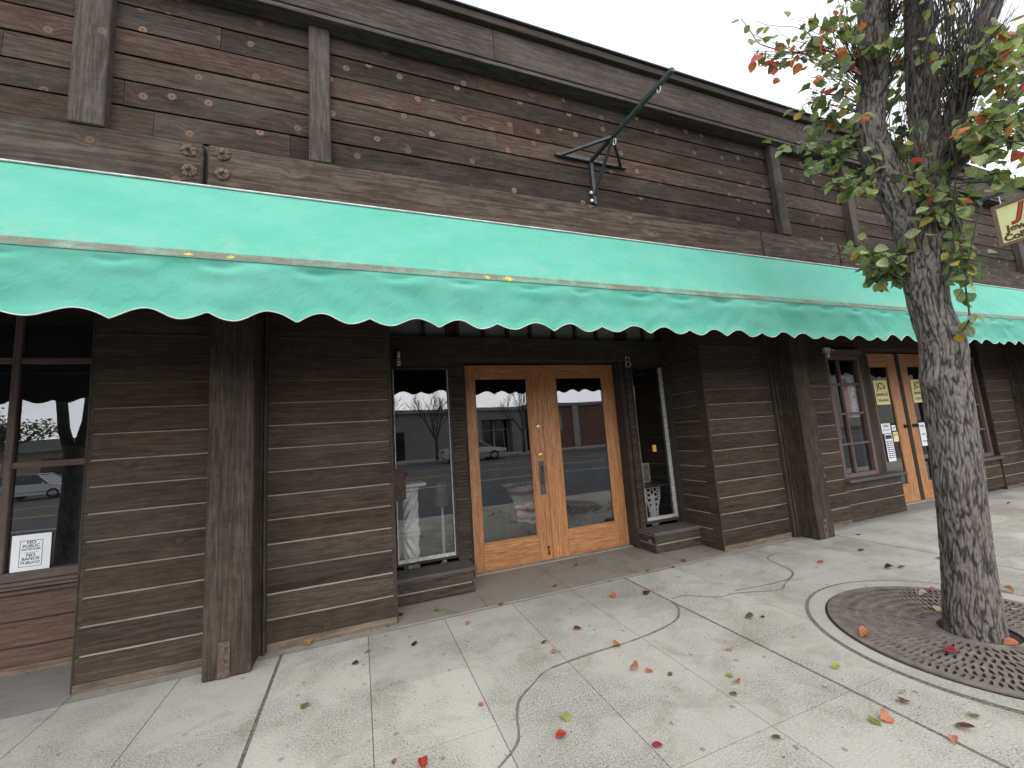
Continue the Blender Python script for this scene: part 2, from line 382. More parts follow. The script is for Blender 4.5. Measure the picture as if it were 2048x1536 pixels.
M['transom_sheen'] = plain('transom_pane_sheen', (0.26, 0.30, 0.28), 0.35, 0, 0.15, 6, 0.05)  # opaque pane colour stands for the awning underside reflected in the glass
def brick():
    t = NT('red_brick'); p = t.n('TexCoord').outputs['Object']
    sp = t.n('SeparateXYZ', {0: p}); vec = t.xyz(t.math('ADD', sp.outputs[0], sp.outputs[1]), sp.outputs[2], 0.0)
    b = t.n('TexBrick', {'Vector': vec, 'Color1': V4((0.16, 0.06, 0.045)), 'Color2': V4((0.22, 0.095, 0.07)), 'Mortar': V4((0.22, 0.2, 0.18)), 'Scale': 1.0, 'Mortar Size': 0.008, 'Brick Width': 0.22, 'Row Height': 0.075})
    return t.out(b.outputs[0], 0.9)
M['brick'] = brick()

def concrete(name, base, dark, fine=1.0, stain=0.6, seed=0.0, smooth_patch=True):
    t = NT(name); p0 = t.n('NewGeometry').outputs['Position']
    p = t.n('Mapping', {'Vector': p0, 'Location': (seed, seed * 2, 0)}).outputs[0]
    f1 = t.noise(p, 110, 4, 0.75); f2 = t.noise(p, 300, 2, 0.6)
    patch = t.ss(t.noise(p, 1.5, 4, 0.6), 0.40, 0.62) if smooth_patch else 0.35
    agg = t.math('ADD', t.math('MULTIPLY', f1, 0.65), t.math('MULTIPLY', f2, 0.35))
    ag = t.ss(agg, 0.40, 0.57)
    k = t.math('MULTIPLY', t.math('ADD', 0.35, t.math('MULTIPLY', patch, 0.65)), fine)
    col = t.mix(t.math('MULTIPLY', t.math('SUBTRACT', 1.0, ag), k), V4(base), V4(dark))
    st = t.ss(t.noise(p, 3.2, 7, 0.72, 0.7), 0.47, 0.70)
    col = t.mix(t.math('MULTIPLY', st, stain), col, t.mix(1.0, col, V4((0.62, 0.60, 0.55)), 'MULTIPLY'))
    st2 = t.ss(t.noise(p, 0.75, 4, 0.6), 0.45, 0.7)
    col = t.mix(t.math('MULTIPLY', st2, stain * 0.6), col, t.mix(1.0, col, V4((0.80, 0.79, 0.75)), 'MULTIPLY'))
    sm = t.n('Mapping', {'Vector': p, 'Scale': (3.0, 11.0, 1.0)}).outputs[0]      # scuffs
    sx = t.ss(t.noise(sm, 2.3, 5, 0.7), 0.62, 0.74)
    col = t.mix(t.math('MULTIPLY', sx, 0.35), col, V4(tuple(c * 0.62 for c in base)))
    wh = t.ss(t.noise(p, 2.1, 5, 0.65), 0.66, 0.80)
    col = t.mix(t.math('MULTIPLY', wh, 0.5), col, V4(tuple(min(1, c * 1.25) for c in base)))
    vo = t.n('TexVoronoi', {'Vector': p, 'Scale': 6.0}, voronoi_dimensions='2D')
    vr = t.n('SeparateColor', {0: vo.outputs['Color']})
    dd = t.math('ADD', vo.outputs['Distance'], t.math('MULTIPLY', t.math('SUBTRACT', t.noise(p, 45, 2), 0.5), 0.12))
    gum = t.math('MULTIPLY', t.ss(dd, 0.09, 0.05), t.math('GREATER_THAN', vr.outputs[0], 0.80))
    col = t.mix(t.math('MULTIPLY', gum, 0.55), col, V4((0.11, 0.10, 0.09)))
    vo2 = t.n('TexVoronoi', {'Vector': p, 'Scale': 14.0}, voronoi_dimensions='2D'); v2 = t.n('SeparateColor', {0: vo2.outputs['Color']})
    fl = t.math('MULTIPLY', t.ss(vo2.outputs['Distance'], 0.075, 0.05), t.math('GREATER_THAN', v2.outputs[1], 0.86))
    col = t.mix(t.math('MULTIPLY', fl, 0.7), col, V4((0.07, 0.06, 0.05)))
    bid = t.n('Attribute', attribute_name='bid').outputs['Fac']          # every bay was floated a little differently
    bt = t.math('ADD', 0.90, t.math('MULTIPLY', bid, 0.16))
    col = t.mix(1.0, col, t.n('CombineColor', {0: bt, 1: bt, 2: t.math('MULTIPLY', bt, 0.99)}).outputs[0], 'MULTIPLY')
    return t.out(col, 0.88, agg, 0.35, 0.004, spec=0.25)
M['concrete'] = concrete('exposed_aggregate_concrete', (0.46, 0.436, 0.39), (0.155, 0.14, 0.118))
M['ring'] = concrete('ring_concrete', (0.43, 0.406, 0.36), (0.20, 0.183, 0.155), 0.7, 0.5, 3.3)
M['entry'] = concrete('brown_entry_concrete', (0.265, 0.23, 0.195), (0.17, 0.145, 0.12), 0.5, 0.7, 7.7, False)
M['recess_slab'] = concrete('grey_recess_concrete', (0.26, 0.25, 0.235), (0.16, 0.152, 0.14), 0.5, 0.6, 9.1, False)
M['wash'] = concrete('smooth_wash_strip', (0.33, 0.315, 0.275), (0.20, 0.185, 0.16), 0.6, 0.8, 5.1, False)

def fabric():
    t = NT('green_awning_canvas'); uv = t.n('UVMap').outputs[0]
    sp = t.n('SeparateXYZ', {0: uv}); u, v = sp.outputs[0], sp.outputs[1]
    base = (0.092, 0.385, 0.282); faded = (0.135, 0.42, 0.325)
    n1 = t.noise(t.xyz(t.math('MULTIPLY', u, 1.0), t.math('MULTIPLY', v, 1.6), 0.0), 2.2, 6, 0.65)
    col = t.mix(t.ss(n1, 0.3, 0.7), V4(base), V4(faded))
    stv = t.noise(t.xyz(t.math('ADD', t.math('MULTIPLY', u, 5.0), t.math('MULTIPLY', v, 3.0)), t.math('MULTIPLY', v, 3.2), 3.0), 1.0, 6, 0.7)
    val = t.ss(v, 0.60, 0.64)                              # cloth of the hanging valance: dirtier
    col = t.mix(t.math('MULTIPLY', t.math('MULTIPLY', t.ss(stv, 0.42, 0.72), val), 0.26), col, V4((0.08, 0.36, 0.27)))
    gr = t.ss(t.noise(uv, 9, 6, 0.75), 0.52, 0.72)
    col = t.mix(t.math('MULTIPLY', gr, t.math('ADD', 0.10, t.math('MULTIPLY', val, 0.14))), col, V4((0.17, 0.34, 0.26)))
    # dirt that settled on the cloth just above the front bar
    band = t.math('MULTIPLY', t.ss(v, 0.553, 0.563), t.ss(v, 0.622, 0.614))
    dn = t.ss(t.noise(t.xyz(t.math('MULTIPLY', u, 1.5), t.math('MULTIPLY', v, 5.0), 1.0), 1.7, 5, 0.65), 0.30, 0.55)
    dirt = t.math('MULTIPLY', band, t.math('ADD', 0.48, t.math('MULTIPLY', dn, 0.50)))
    dc = t.mix(t.noise(uv, 60, 4, 0.7), V4((0.085, 0.095, 0.07)), V4((0.23, 0.195, 0.15)))
    col = t.mix(dirt, col, dc)
    fade = t.math('MULTIPLY', t.ss(v, 0.35, 0.56), t.math('SUBTRACT', 1.0, val))
    col = t.mix(t.math('MULTIPLY', t.math('MULTIPLY', fade, t.ss(t.noise(uv, 7, 6, 0.75), 0.45, 0.72)), 0.65), col, V4((0.27, 0.42, 0.32)))
    # yellow lichen spots
    for (uu, w) in ((0.92, 0.055), (0.775, 0.04), (-0.78, 0.03), (-0.60, 0.03)):
        d = t.math('ADD', t.math('ABSOLUTE', t.math('SUBTRACT', u, uu)), t.math('MULTIPLY', t.math('ABSOLUTE', t.math('SUBTRACT', v, 0.592)), 1.3))
        lm = t.math('MULTIPLY', t.ss(d, w, w * 0.35), t.ss(t.noise(uv, 70, 3, 0.7), 0.42, 0.52))
        col = t.mix(lm, col, V4((0.62, 0.50, 0.05)))
    wv = t.math('ADD', t.noise(t.xyz(t.math('MULTIPLY', u, 400.0), t.math('MULTIPLY', v, 400.0), 0.0), 1.0, 1), 0.0)
    bf = t.n('NewGeometry').outputs['Backfacing']          # shade under the awning, put into the underside colour
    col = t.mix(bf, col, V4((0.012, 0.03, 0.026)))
    p = t.n('BsdfPrincipled', {'Base Color': col, 'Roughness': 0.75, 'Specular IOR Level': 0.25})
    bn = t.n('Bump', {'Height': t.math('ADD', t.math('MULTIPLY', wv, .35), t.math('ADD', t.math('MULTIPLY', t.noise(t.xyz(t.math('ADD', t.math('MULTIPLY', u, 1.0), t.math('MULTIPLY', v, .6)), t.math('MULTIPLY', v, .55), 0.0), 13, 5, 0.6, 0.8), 2.2), t.math('MULTIPLY', t.noise(uv, 45, 4, 0.7), .7))), 'Strength': 0.42, 'Distance': 0.008}); t.t.links.new(bn.outputs[0], p.inputs['Normal'])
    tr = t.n('BsdfTranslucent', {'Color': t.mix(1.0, col, V4((0.5, 0.6, 0.5)), 'MULTIPLY')})
    mx = t.n('MixShader', {0: 0.02, 1: p.outputs[0], 2: tr.outputs[0]})
    t.n('OutputMaterial', {'Surface': mx.outputs[0]})
    return t.mat
M['canvas'] = fabric()

def glass(name, refl=0.30, tint=(0.78, 0.80, 0.80)):
    t = NT(name); p = t.n('NewGeometry').outputs['Position']
    bn = t.n('Bump', {'Height': t.noise(p, 1.1, 2, 0.5), 'Strength': 0.05, 'Distance': 0.02})
    g = t.n('BsdfGlossy', {'Color': (0.96, 0.98, 1.0, 1), 'Roughness': 0.004, 'Normal': bn.outputs[0]})
    sm = t.ss(t.noise(p, 5, 5, 0.7), 0.5, 0.8)
    tr = t.n('BsdfTransparent', {'Color': V4(tint)})
    df = t.n('BsdfDiffuse', {'Color': (0.5, 0.5, 0.48, 1)})
    m0 = t.n('MixShader', {0: t.math('MULTIPLY', sm, 0.012), 1: tr.outputs[0], 2: df.outputs[0]})
    fr = t.n('LayerWeight', {'Blend': 0.25}).outputs['Fresnel']
    fac = t.math('ADD', refl, t.math('MULTIPLY', fr, 1.0 - refl), clamp=True)
    mx = t.n('MixShader', {0: fac, 1: m0.outputs[0], 2: g.outputs[0]})
    t.n('OutputMaterial', {'Surface': mx.outputs[0]})
    return t.mat
M['glass'] = glass('shop_window_glass', 0.165, (0.86, 0.87, 0.87))
M['glass_dim'] = glass('transom_glass', 0.2, (0.5, 0.5, 0.5))

def bark():
    t = NT('furrowed_bark'); uv = t.n('UVMap').outputs[0]
    sp = t.n('SeparateXYZ', {0: uv}); u, v = sp.outputs[0], sp.outputs[1]
    p = t.n('NewGeometry').outputs['Position']
    a = t.n('Attribute', attribute_name='furrow').outputs['Fac']
    n1 = t.noise(t.n('Mapping', {'Vector': p, 'Scale': (1, 1, 0.35)}).outputs[0], 46, 5, 0.65)
    n2 = t.noise(p, 5, 4, 0.6); n3 = t.noise(t.n('Mapping', {'Vector': p, 'Scale': (1, 1, 0.5)}).outputs[0], 130, 3, 0.6)
    k = t.math('ADD', t.math('MULTIPLY', a, 0.72), t.math('MULTIPLY', n1, 0.32))
    col = t.ramp(k, [(0.18, (0.030, 0.025, 0.022)), (0.42, (0.074, 0.063, 0.056)), (0.66, (0.128, 0.112, 0.101)), (0.98, (0.205, 0.184, 0.168))])
    col = t.mix(t.math('MULTIPLY', t.ss(n2, 0.45, 0.7), 0.35), col, t.mix(1.0, col, V4((0.85, 0.78, 0.74)), 'MULTIPLY'))
    lich = t.ss(t.noise(p, 17, 4, 0.7), 0.68, 0.75)
    col = t.mix(t.math('MULTIPLY', lich, 0.35), col, V4((0.28, 0.27, 0.25)))
    return t.out(col, 0.92, t.math('ADD', n1, t.math('MULTIPLY', n3, 0.5)), 0.6, 0.006, spec=0.2)
M['bark'] = bark()
M['twig'] = plain('twig_bark', (0.06, 0.05, 0.045), 0.85, 0, 0.5, 30, 0.2)

def leafmat(name, attr=True, col=(0.1, 0.15, 0.05)):
    t = NT(name)
    c = t.n('Attribute', attribute_name='lcol').outputs['Color'] if attr else t.n('RGB').outputs[0]
    if not attr: c.node.outputs[0].default_value = V4(col)
    p = t.n('NewGeometry').outputs['Position']
    nn = t.noise(p, 70, 3, 0.6)
    c = t.mix(t.ss(nn, 0.35, 0.75), t.mix(1.0, c, V4((0.72, 0.72, 0.72)), 'MULTIPLY'), t.mix(1.0, c, V4((1.2, 1.15, 1.1)), 'MULTIPLY'))
    uv = t.n('UVMap').outputs[0]; sp = t.n('SeparateXYZ', {0: uv})
    rib = t.ss(t.math('ABSOLUTE', sp.outputs[1]), 0.06, 0.02)
    c = t.mix(t.math('MULTIPLY', rib, 0.35), c, V4((0.35, 0.36, 0.2)))
    pr = t.n('BsdfPrincipled', {'Base Color': c, 'Roughness': 0.42, 'Specular IOR Level': 0.5})
    tr = t.n('BsdfTranslucent', {'Color': t.mix(1.0, c, V4((1.5, 1.5, 0.9)), 'MULTIPLY')})
    mx = t.n('MixShader', {0: 0.38, 1: pr.outputs[0], 2: tr.outputs[0]})
    t.n('OutputMaterial', {'Surface': mx.outputs[0]})
    return t.mat
M['leaf'] = leafmat('pear_leaf')

# ------------------------------------------------------------------ ground
def strip(name, x0, x1, y0, y1, z, mat, kind='structure', thick=None):
    mb = MB()
    if thick: mb.box(x0, x1, y0, y1, z - thick, z)
    else: mb.face([(x0, y0, z), (x1, y0, z), (x1, y1, z), (x0, y1, z)])
    return tag(mb.build(name, mat), kind=kind)
strip('ground', -900, 900, -900, 900, -0.20, M['earth'])
strip('road', -120, 120, -22.2, 0.30, -0.15, M['asphalt'])
KERB = 0.46
SX = [-0.52 + 0.552 * k for k in range(-22, 50)]
SY = [3.335, 2.60, 2.045, 1.49, 0.935, KERB]
mb = MB()
def slab(mb, x0, x1, y0, y1, gl, gr, g=0.0022, c=0.0011):
    a, b_, cc, d = x0 + gl, x1 - gr, y0 + g, y1 - g
    lz = -0.0012
    top = [(a + c, cc + c, 0), (b_ - c, cc + c, 0), (b_ - c, d - c, 0), (a + c, d - c, 0)]
    low = [(a, cc, lz), (b_, cc, lz), (b_, d, lz), (a, d, lz)]
    bot = [(p[0], p[1], -0.03) for p in low]
    bb_ = random.random(); mb.face(top, 0, bb_)
    for i in range(4):
        j = (i + 1) % 4
        mb.face([low[i], low[j], top[j], top[i]]); mb.face([bot[i], bot[j], low[j], low[i]])
for i in range(len(SX) - 1):
    gl = 0.0095 if (i - 22) % 5 == 0 else 0.0018
    gr = 0.0095 if (i + 1 - 22) % 5 == 0 else 0.0018
    for j in range(len(SY) - 1):
        slab(mb, SX[i], SX[i + 1], SY[j + 1], SY[j], gl, gr)
sidewalk = tag(mb.build('sidewalk', M['concrete']), kind='structure')
mb = MB(); mb.face([(SX[0], KERB, -0.005), (SX[-1], KERB, -0.005), (SX[-1], 3.34, -0.005), (SX[0], 3.34, -0.005)])
jf = mb.build('joint_filler', M['joint'], sidewalk)
tag(strip('kerb', SX[0], SX[-1], 0.30, KERB - 0.004, 0.0, M['ring'], thick=0.18), kind='structure')
# smooth strip along the wall foot, and floors of the recesses (flush, one above the other by a few mm)
mb = MB(); mb.face([(-14, 3.337, -0.0005), (24, 3.337, -0.0005), (24, 4.6, -0.0005), (-14, 4.6, -0.0005)])
tag(mb.build('wash_strip', M['wash'], sidewalk))
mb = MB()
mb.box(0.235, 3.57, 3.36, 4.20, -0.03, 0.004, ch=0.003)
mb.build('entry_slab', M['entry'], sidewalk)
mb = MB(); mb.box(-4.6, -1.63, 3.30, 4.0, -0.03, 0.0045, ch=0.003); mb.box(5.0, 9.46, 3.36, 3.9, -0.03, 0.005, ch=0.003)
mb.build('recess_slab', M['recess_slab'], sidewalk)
mb = MB()
for xx in (0.94, 1.69, 2.24 + 0.0, 2.97):
    mb.face([(xx - 0.003, 3.362, 0.0055), (xx + 0.003, 3.362, 0.0055), (xx + 0.003, 4.15, 0.0055), (xx - 0.003, 4.15, 0.0055)])
mb.build('score_line', M['joint'], sidewalk)
# wandering sealed crack
def ribbon(mb, pxs, w, z):
    P = [at(x, y, 2, z) for x, y in pxs]
    Q = []
    for i in range(len(P) - 1):
        p0 = P[max(i - 1, 0)]; p1 = P[i]; p2 = P[i + 1]; p3 = P[min(i + 2, len(P) - 1)]
        for k in range(6):
            t = k / 6
            Q.append(0.5 * ((2 * p1) + (p2 - p0) * t + (2 * p0 - 5 * p1 + 4 * p2 - p3) * t * t + (3 * p1 - p0 - 3 * p2 + p3) * t ** 3))
    Q.append(P[-1])
    L = []
    for i, q in enumerate(Q):
        t = (Q[min(i + 1, len(Q) - 1)] - Q[max(i - 1, 0)]).normalized(); n = Vector((-t.y, t.x, 0))
        ww = w * (0.75 + 0.5 * noise.noise(Vector((i * 0.37, 1.7, 0))) + 0.25 * random.random())
        L.append((q + n * ww, q - n * ww))
    for i in range(len(L) - 1):
        mb.face([(*p[:2], z) for p in (L[i][1], L[i + 1][1], L[i + 1][0], L[i][0])])
mb = MB()
ribbon(mb, [(972, 1560), (997, 1536), (1036, 1482), (1034, 1430), (1040, 1398), (1067, 1367), (1091, 1342), (1134, 1324), (1188, 1305), (1247, 1287), (1294, 1270), (1337, 1250), (1356, 1234), (1356, 1215), (1341, 1203)], 0.0085, 0.0012)
ribbon(mb, [(1345, 1197), (1372, 1191), (1434, 1194), (1466, 1187), (1500, 1184), (1559, 1180), (1570, 1167), (1585, 1150), (1578, 1138), (1535, 1117), (1556, 1105)], 0.008, 0.0012)
ribbon(mb, [(1470, 1181), (1520, 1172), (1570, 1160), (1585, 1150)], 0.007, 0.0018)
mb.build('sealed_crack', M['sealant'], sidewalk)

# concrete ring and tree grate
RC, RR = (3.455, 1.475), 0.875
GC, GR = (3.42, 1.49), 0.715
def disc(mb, c, r, z, n=96, r_in=None, c_in=None):
    c_in = c_in or c
    for k in range(n):
        a0, a1 = 2 * math.pi * k / n, 2 * math.pi * (k + 1) / n
        o0 = (c[0] + r * math.cos(a0), c[1] + r * math.sin(a0), z); o1 = (c[0] + r * math.cos(a1), c[1] + r * math.sin(a1), z)
        if r_in:
            i0 = (c_in[0] + r_in * math.cos(a0), c_in[1] + r_in * math.sin(a0), z); i1 = (c_in[0] + r_in * math.cos(a1), c_in[1] + r_in * math.sin(a1), z)
            mb.face([i0, o0, o1, i1])
        else: mb.face([(c[0], c[1], z), o0, o1])
mb = MB(); disc(mb, RC, RR, 0.0025, r_in=RR - 0.03); mb.build('ring_joint', M['joint'], sidewalk)
mb = MB(); disc(mb, RC, RR - 0.021, 0.005, r_in=GR + 0.012, c_in=GC); mb.build('tree_ring', M['ring'], sidewalk)
mb = MB(); disc(mb, GC, GR + 0.014, 0.0062); mb.build('planting_soil', M['soil'], sidewalk)
grate = empty('tree_grate', (GC[0], GC[1], 0), 'round rusty brown cast iron tree grate with leaf shaped slots around the trunk', 'tree grate')
mb = MB()
def cell(mb, r0, r1, a0, a1, hole, z):
    """one polar cell of the casting with a slanted tapering slot"""
    P = lambda r, a: (r * math.cos(a), r * math.sin(a), z)
    out_ = [P(r0, a0), P(r1, a0), P(r1, (a0 + a1) / 2), P(r1, a1), P(r0, a1), P(r0, (a0 + a1) / 2)]
    rm, am, dr, da = (r0 + r1) / 2, (a0 + a1) / 2, (r1 - r0) / 2, (a1 - a0) / 2
    sk = hole
    q = [(-0.75, -0.25), (0.15, -0.52), (0.78, -0.12), (0.80, 0.15), (0.1, 0.5), (-0.78, 0.12)]
    q = [(-.84, -.22), (.45, -.66), (.86, -.10), (.80, .52), (-.30, .50), (-.88, .14)] if random.random() < .5 else [(x * 1.08, y * 1.25) for x, y in q]
    inn = [P(rm + dr * x, am + da * (y + sk * x)) for x, y in q]
    for i in range(6):
        j = (i + 1) % 6; mb.face([out_[i], out_[j], inn[j], inn[i]])
rs = [0.215, 0.28, 0.35, 0.42, 0.49, 0.555, 0.615, 0.675]
for i in range(len(rs) - 1):
    n = int(2 * math.pi * rs[i] / 0.029)
    for k in range(n):
        j = 2 * math.pi / n
        grp = math.sin((k / n) * 2 * math.pi * 14 + i * 2.1)
        cell(mb, rs[i], rs[i + 1], k * j, (k + 1) * j, 0.42 * grp, 0.016)
disc(mb, (0, 0), rs[0], 0.016, 64, r_in=0.18)
disc(mb, (0, 0), GR, 0.016, 64, r_in=rs[-1])
mb.tube([((0.18 + 0.0) * math.cos(a), 0.18 * math.sin(a), 0.015) for a in [2 * math.pi * q / 40 for q in range(41)]], 0.006, 6)
g = mb.build('grate_plate', M['grate'], grate)
sm = g.modifiers.new('thick', 'SOLIDIFY'); sm.thickness = 0.009; sm.offset = -1
for a in (R(118), R(-62)):
    mb = MB(); d = Vector((math.cos(a), math.sin(a), 0)); nrm = Vector((-d.y, d.x, 0)) * 0.0028
    mb.face([d * 0.2 - nrm + Vector((0, 0, .0168)), d * GR - nrm + Vector((0, 0, .0168)), d * GR + nrm + Vector((0, 0, .0168)), d * 0.2 + nrm + Vector((0, 0, .0168))])
    mb.build('grate_seam', M['soil'], grate)

# ------------------------------------------------------------------ the wooden storefront
PAN, PSTF, REC, DOORY, WINY, W2Y, D2Y = 3.43, 3.18, 4.00, 4.16, 3.95, 3.50, 3.68
SOF = 2.78                                # soffit height
BEAMY, UPY = 2.61, 2.66
bld = empty('wooden_storefront', (0, 3.4, 0), 'long dark brown timber storefront with lap siding, posts and a flat cornice', 'building')
bld_off = Vector((0, 3.4, 0))
def bpart(name, mb, mats, parent=None, **k):
    """part of the building: its mesh is in world metres, the parent Empty stands at the wall foot"""
    o = mb.build(name, mats, None, **k)
    o.parent = parent if parent is not None else bld
    root = o.parent
    o.matrix_parent_inverse = Matrix.Translation(-bld_off) if root is bld else Matrix.Identity(4)
    return o
def bparts(name, mb, mats, parent=None, **k): return [bpart(name, q, mats, parent, **k) for q in mb.pieces()]
def siding(mb, p0, along, outw, length, z0, z1, h, joints=None, base=None, chamf=0.009, m0=0, m1=1, gap=0.003, first=None):
    p0 = Vector((p0[0], p0[1], 0)); al = Vector((along[0], along[1], 0)); ou = Vector((outw[0], outw[1], 0))
    z = z0; i = 0
    while z < z1 - 0.004:
        hh = first if (i == 0 and first) else h
        zt = min(z + hh, z1)
        cuts = [0.0] + sorted(joints(i) if joints else []) + [length]
        for a, e in zip(cuts[:-1], cuts[1:]):
            if e - a < 0.02: continue
            b = random.random(); ou_, ov_ = random.random() * 60, random.random() * 60
            n = max(1, int((e - a) / 0.22)); o0 = random.uniform(-0.0015, 0.002)
            tilt = random.uniform(-0.0025, 0.0005)
            a2, e2 = a + (0.0012 if a > 0 else 0), e - (0.0012 if e < length else 0)
            rows = []
            for k in range(n + 1):
                s_ = a2 + (e2 - a2) * k / n
                j1 = 0.0014 * noise.noise(Vector((s_ * 2.1, z * 7, b * 9))); j2 = 0.0012 * noise.noise(Vector((s_ * 3.3, z * 7 + 40, b * 9)))
                w = o0 + 0.0012 * noise.noise(Vector((s_ * 1.4, z * 5 + 9, b)))
                prof = [(-0.024, z + gap * .5), (w, z + gap * .5 + j1), (w + tilt, zt - chamf - gap * .3 + j2), (w + tilt - chamf, zt - gap * .4 + j2), (-0.024, zt - gap * .4)]
                rows.append([(p0 + al * s_ + ou * q[0] + Vector((0, 0, q[1])), s_, q[1]) for q in prof])
            for k in range(n):
                for q in range(4):
                    A, B = rows[k], rows[k + 1]
                    pts = [A[q], B[q], B[q + 1], A[q + 1]]
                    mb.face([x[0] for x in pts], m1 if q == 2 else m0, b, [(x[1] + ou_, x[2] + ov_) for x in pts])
            for rr in (rows[0], rows[-1][::-1]): mb.face([x[0] for x in rr], m0, b, [(x[1] + ou_, x[2] + ov_) for x in rr])
        z = zt; i += 1
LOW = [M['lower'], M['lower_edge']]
H = 0.168
def base_trim(mb, x0, x1, y):
    mb.box(x0, x1, y - 0.004, y + 0.02, 0.0, 0.052, grain=0, ch=0.003)
def wall_panel(x0, x1, y=PAN, z1=SOF, base=True, z0=0.055):
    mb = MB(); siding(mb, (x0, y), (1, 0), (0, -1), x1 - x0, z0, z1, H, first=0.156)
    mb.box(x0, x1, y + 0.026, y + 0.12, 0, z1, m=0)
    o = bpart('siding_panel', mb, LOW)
    if base:
        mb = MB(); base_trim(mb, x0, x1, y); bpart('base_board', mb, M['sill_board'])
    return o
def return_wall(x, y0, y1, face, z1=SOF):
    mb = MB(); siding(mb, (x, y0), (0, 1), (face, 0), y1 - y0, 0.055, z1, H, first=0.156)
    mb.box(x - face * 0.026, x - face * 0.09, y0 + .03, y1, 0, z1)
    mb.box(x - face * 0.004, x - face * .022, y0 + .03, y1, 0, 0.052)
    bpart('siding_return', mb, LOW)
    mb = MB(); mb.box(x - 0.006, x + 0.006, y0 - 0.004, y0 + 0.02, 0.0, z1, grain=2, ch=0.002); bpart('corner_trim', mb, M['dark_wood'])
wall_panel(-6.2, -4.6); wall_panel(-1.64, -0.925); wall_panel(-0.625, 0.244); wall_panel(3.562, 4.585); wall_panel(4.95, 5.66); wall_panel(9.45, 10.25); wall_panel(10.62, 11.4)
wall_panel(14.2, 17.0)
return_wall(0.244, PAN, 4.1, 1); return_wall(3.562, PAN, 4.1, -1); return_wall(-1.64, PAN, 4.0, -1); return_wall(9.45, PAN, 3.72, -1)
# trim boards beside the posts and the plug of wall behind them
for x0, x1 in ((-0.668, -0.625), (4.585, 4.665), (10.25, 10.31)):
    mb = MB(); mb.box(x0, (x0 + x1) / 2 - 0.003, PAN - 0.035, PAN + 0.05, 0, SOF, grain=2, ch=0.004); mb.box((x0 + x1) / 2 + 0.003, x1, PAN - 0.052, PAN + 0.05, 0, SOF, grain=2, ch=0.004)
    bparts('trim_board', mb, M['post'])
# posts with their anchor plates
def wood_post(x0, x1):
    mb = MB()
    b = random.random()
    segs = 14
    for k in range(1): pass
    mb.box(x0, x1, PSTF, PAN + 0.08, 0.004, SOF, grain=2, ch=0.008, b=b)
    o = bpart('wood_post', mb, M['post'])
    mb = MB(); xc = x0 + 0.115
    mb.box(xc - 0.032, xc + 0.032, PSTF - 0.007, PSTF - 0.001, 0.006, 0.215, ch=0.002)
    pl = bpart('anchor_plate', mb, M['plate'], o)
    mb = MB()
    for z in (0.105, 0.172):
        mb.lathe([(0.0, 0.018), (0.011, 0.016), (0.013, 0.011), (0.014, 0.004), (0.019, 0.003), (0.019, 0)], (xc - .002, PSTF - 0.0065, z), 'Y', 10)
    bparts('bolt', mb, M['plate'], o)
    # checks (drying cracks) in the timber
    mb = MB()
    for (dx, za, zb) in ((0.075, 0.3, 1.5), (0.15, 0.9, 2.2), (0.2, 0.1, 0.7)):
        pts = [Vector((x0 + dx + 0.004 * noise.noise(Vector((z * 3, dx * 9, x0))), PSTF + 0.0008, z)) for z in [za + (zb - za) * q / 14 for q in range(15)]]
        mb.tube(pts, [0.0022 * math.sin(math.pi * q / 14) + 0.0003 for q in range(15)], 5)
    bparts('check_crack', mb, M['black'], o)
    mb = MB(); mb.box(x0 + 0.02, x1 - 0.02, 2.68, PSTF - 0.003, 2.43, 2.60, grain=1, ch=0.008)
    mb.box(x0 + 0.04, x1 - 0.04, 2.9, PSTF - 0.004, 2.602, SOF - 0.003, grain=1, ch=0.008); bparts('outrigger', mb, M['post'])
wood_post(-0.922, -0.664); wood_post(4.668, 4.93); wood_post(10.31, 10.57)

# upper wall
XL, XR = -7.0, 17.0
def upj(i):
    random.seed(100 + i)
    r = [x for x in [random.uniform(0, 2.5) + 3.1 * k for k in range(9)] if x < 23.8]
    add = {7: [5.06, 7.9], 3: [5.79], 2: [4.46, 6.93 - 1.0], 0: []}.get(i, [])
    return r + add
mb = MB(); st = random.getstate(); siding(mb, (XL, UPY), (1, 0), (0, -1), XR - XL, 2.86, 4.20, 0.163, joints=upj, chamf=0.006, gap=0.008); random.setstate(st)
mb.box(XL, XR, UPY + 0.03, UPY + 0.16, SOF + 0.003, 4.50)
bpart('upper_siding', mb, [M['upper'], M['upper_edge']])
for (x0, x1, yo) in ((XL, -0.816, 0), (-0.793, 3.686, 0.003), (3.69, 4.818, -0.006), (4.842, 10.35, 0), (10.37, XR, 0)):
    mb = MB(); mb.box(x0, x1, BEAMY + yo, UPY + 0.026, SOF + 0.004, 3.158 + yo * .3, grain=0, ch=0.007)
    bparts('beam', mb, M['beam'])
mb = MB(); mb.box(-0.83, -0.78, UPY - 0.004, UPY + 0.02, SOF + .01, 3.15); mb.box(4.80, 4.86, UPY - 0.004, UPY + 0.02, SOF + .01, 3.15); bparts('splice_gap', mb, M['black'])
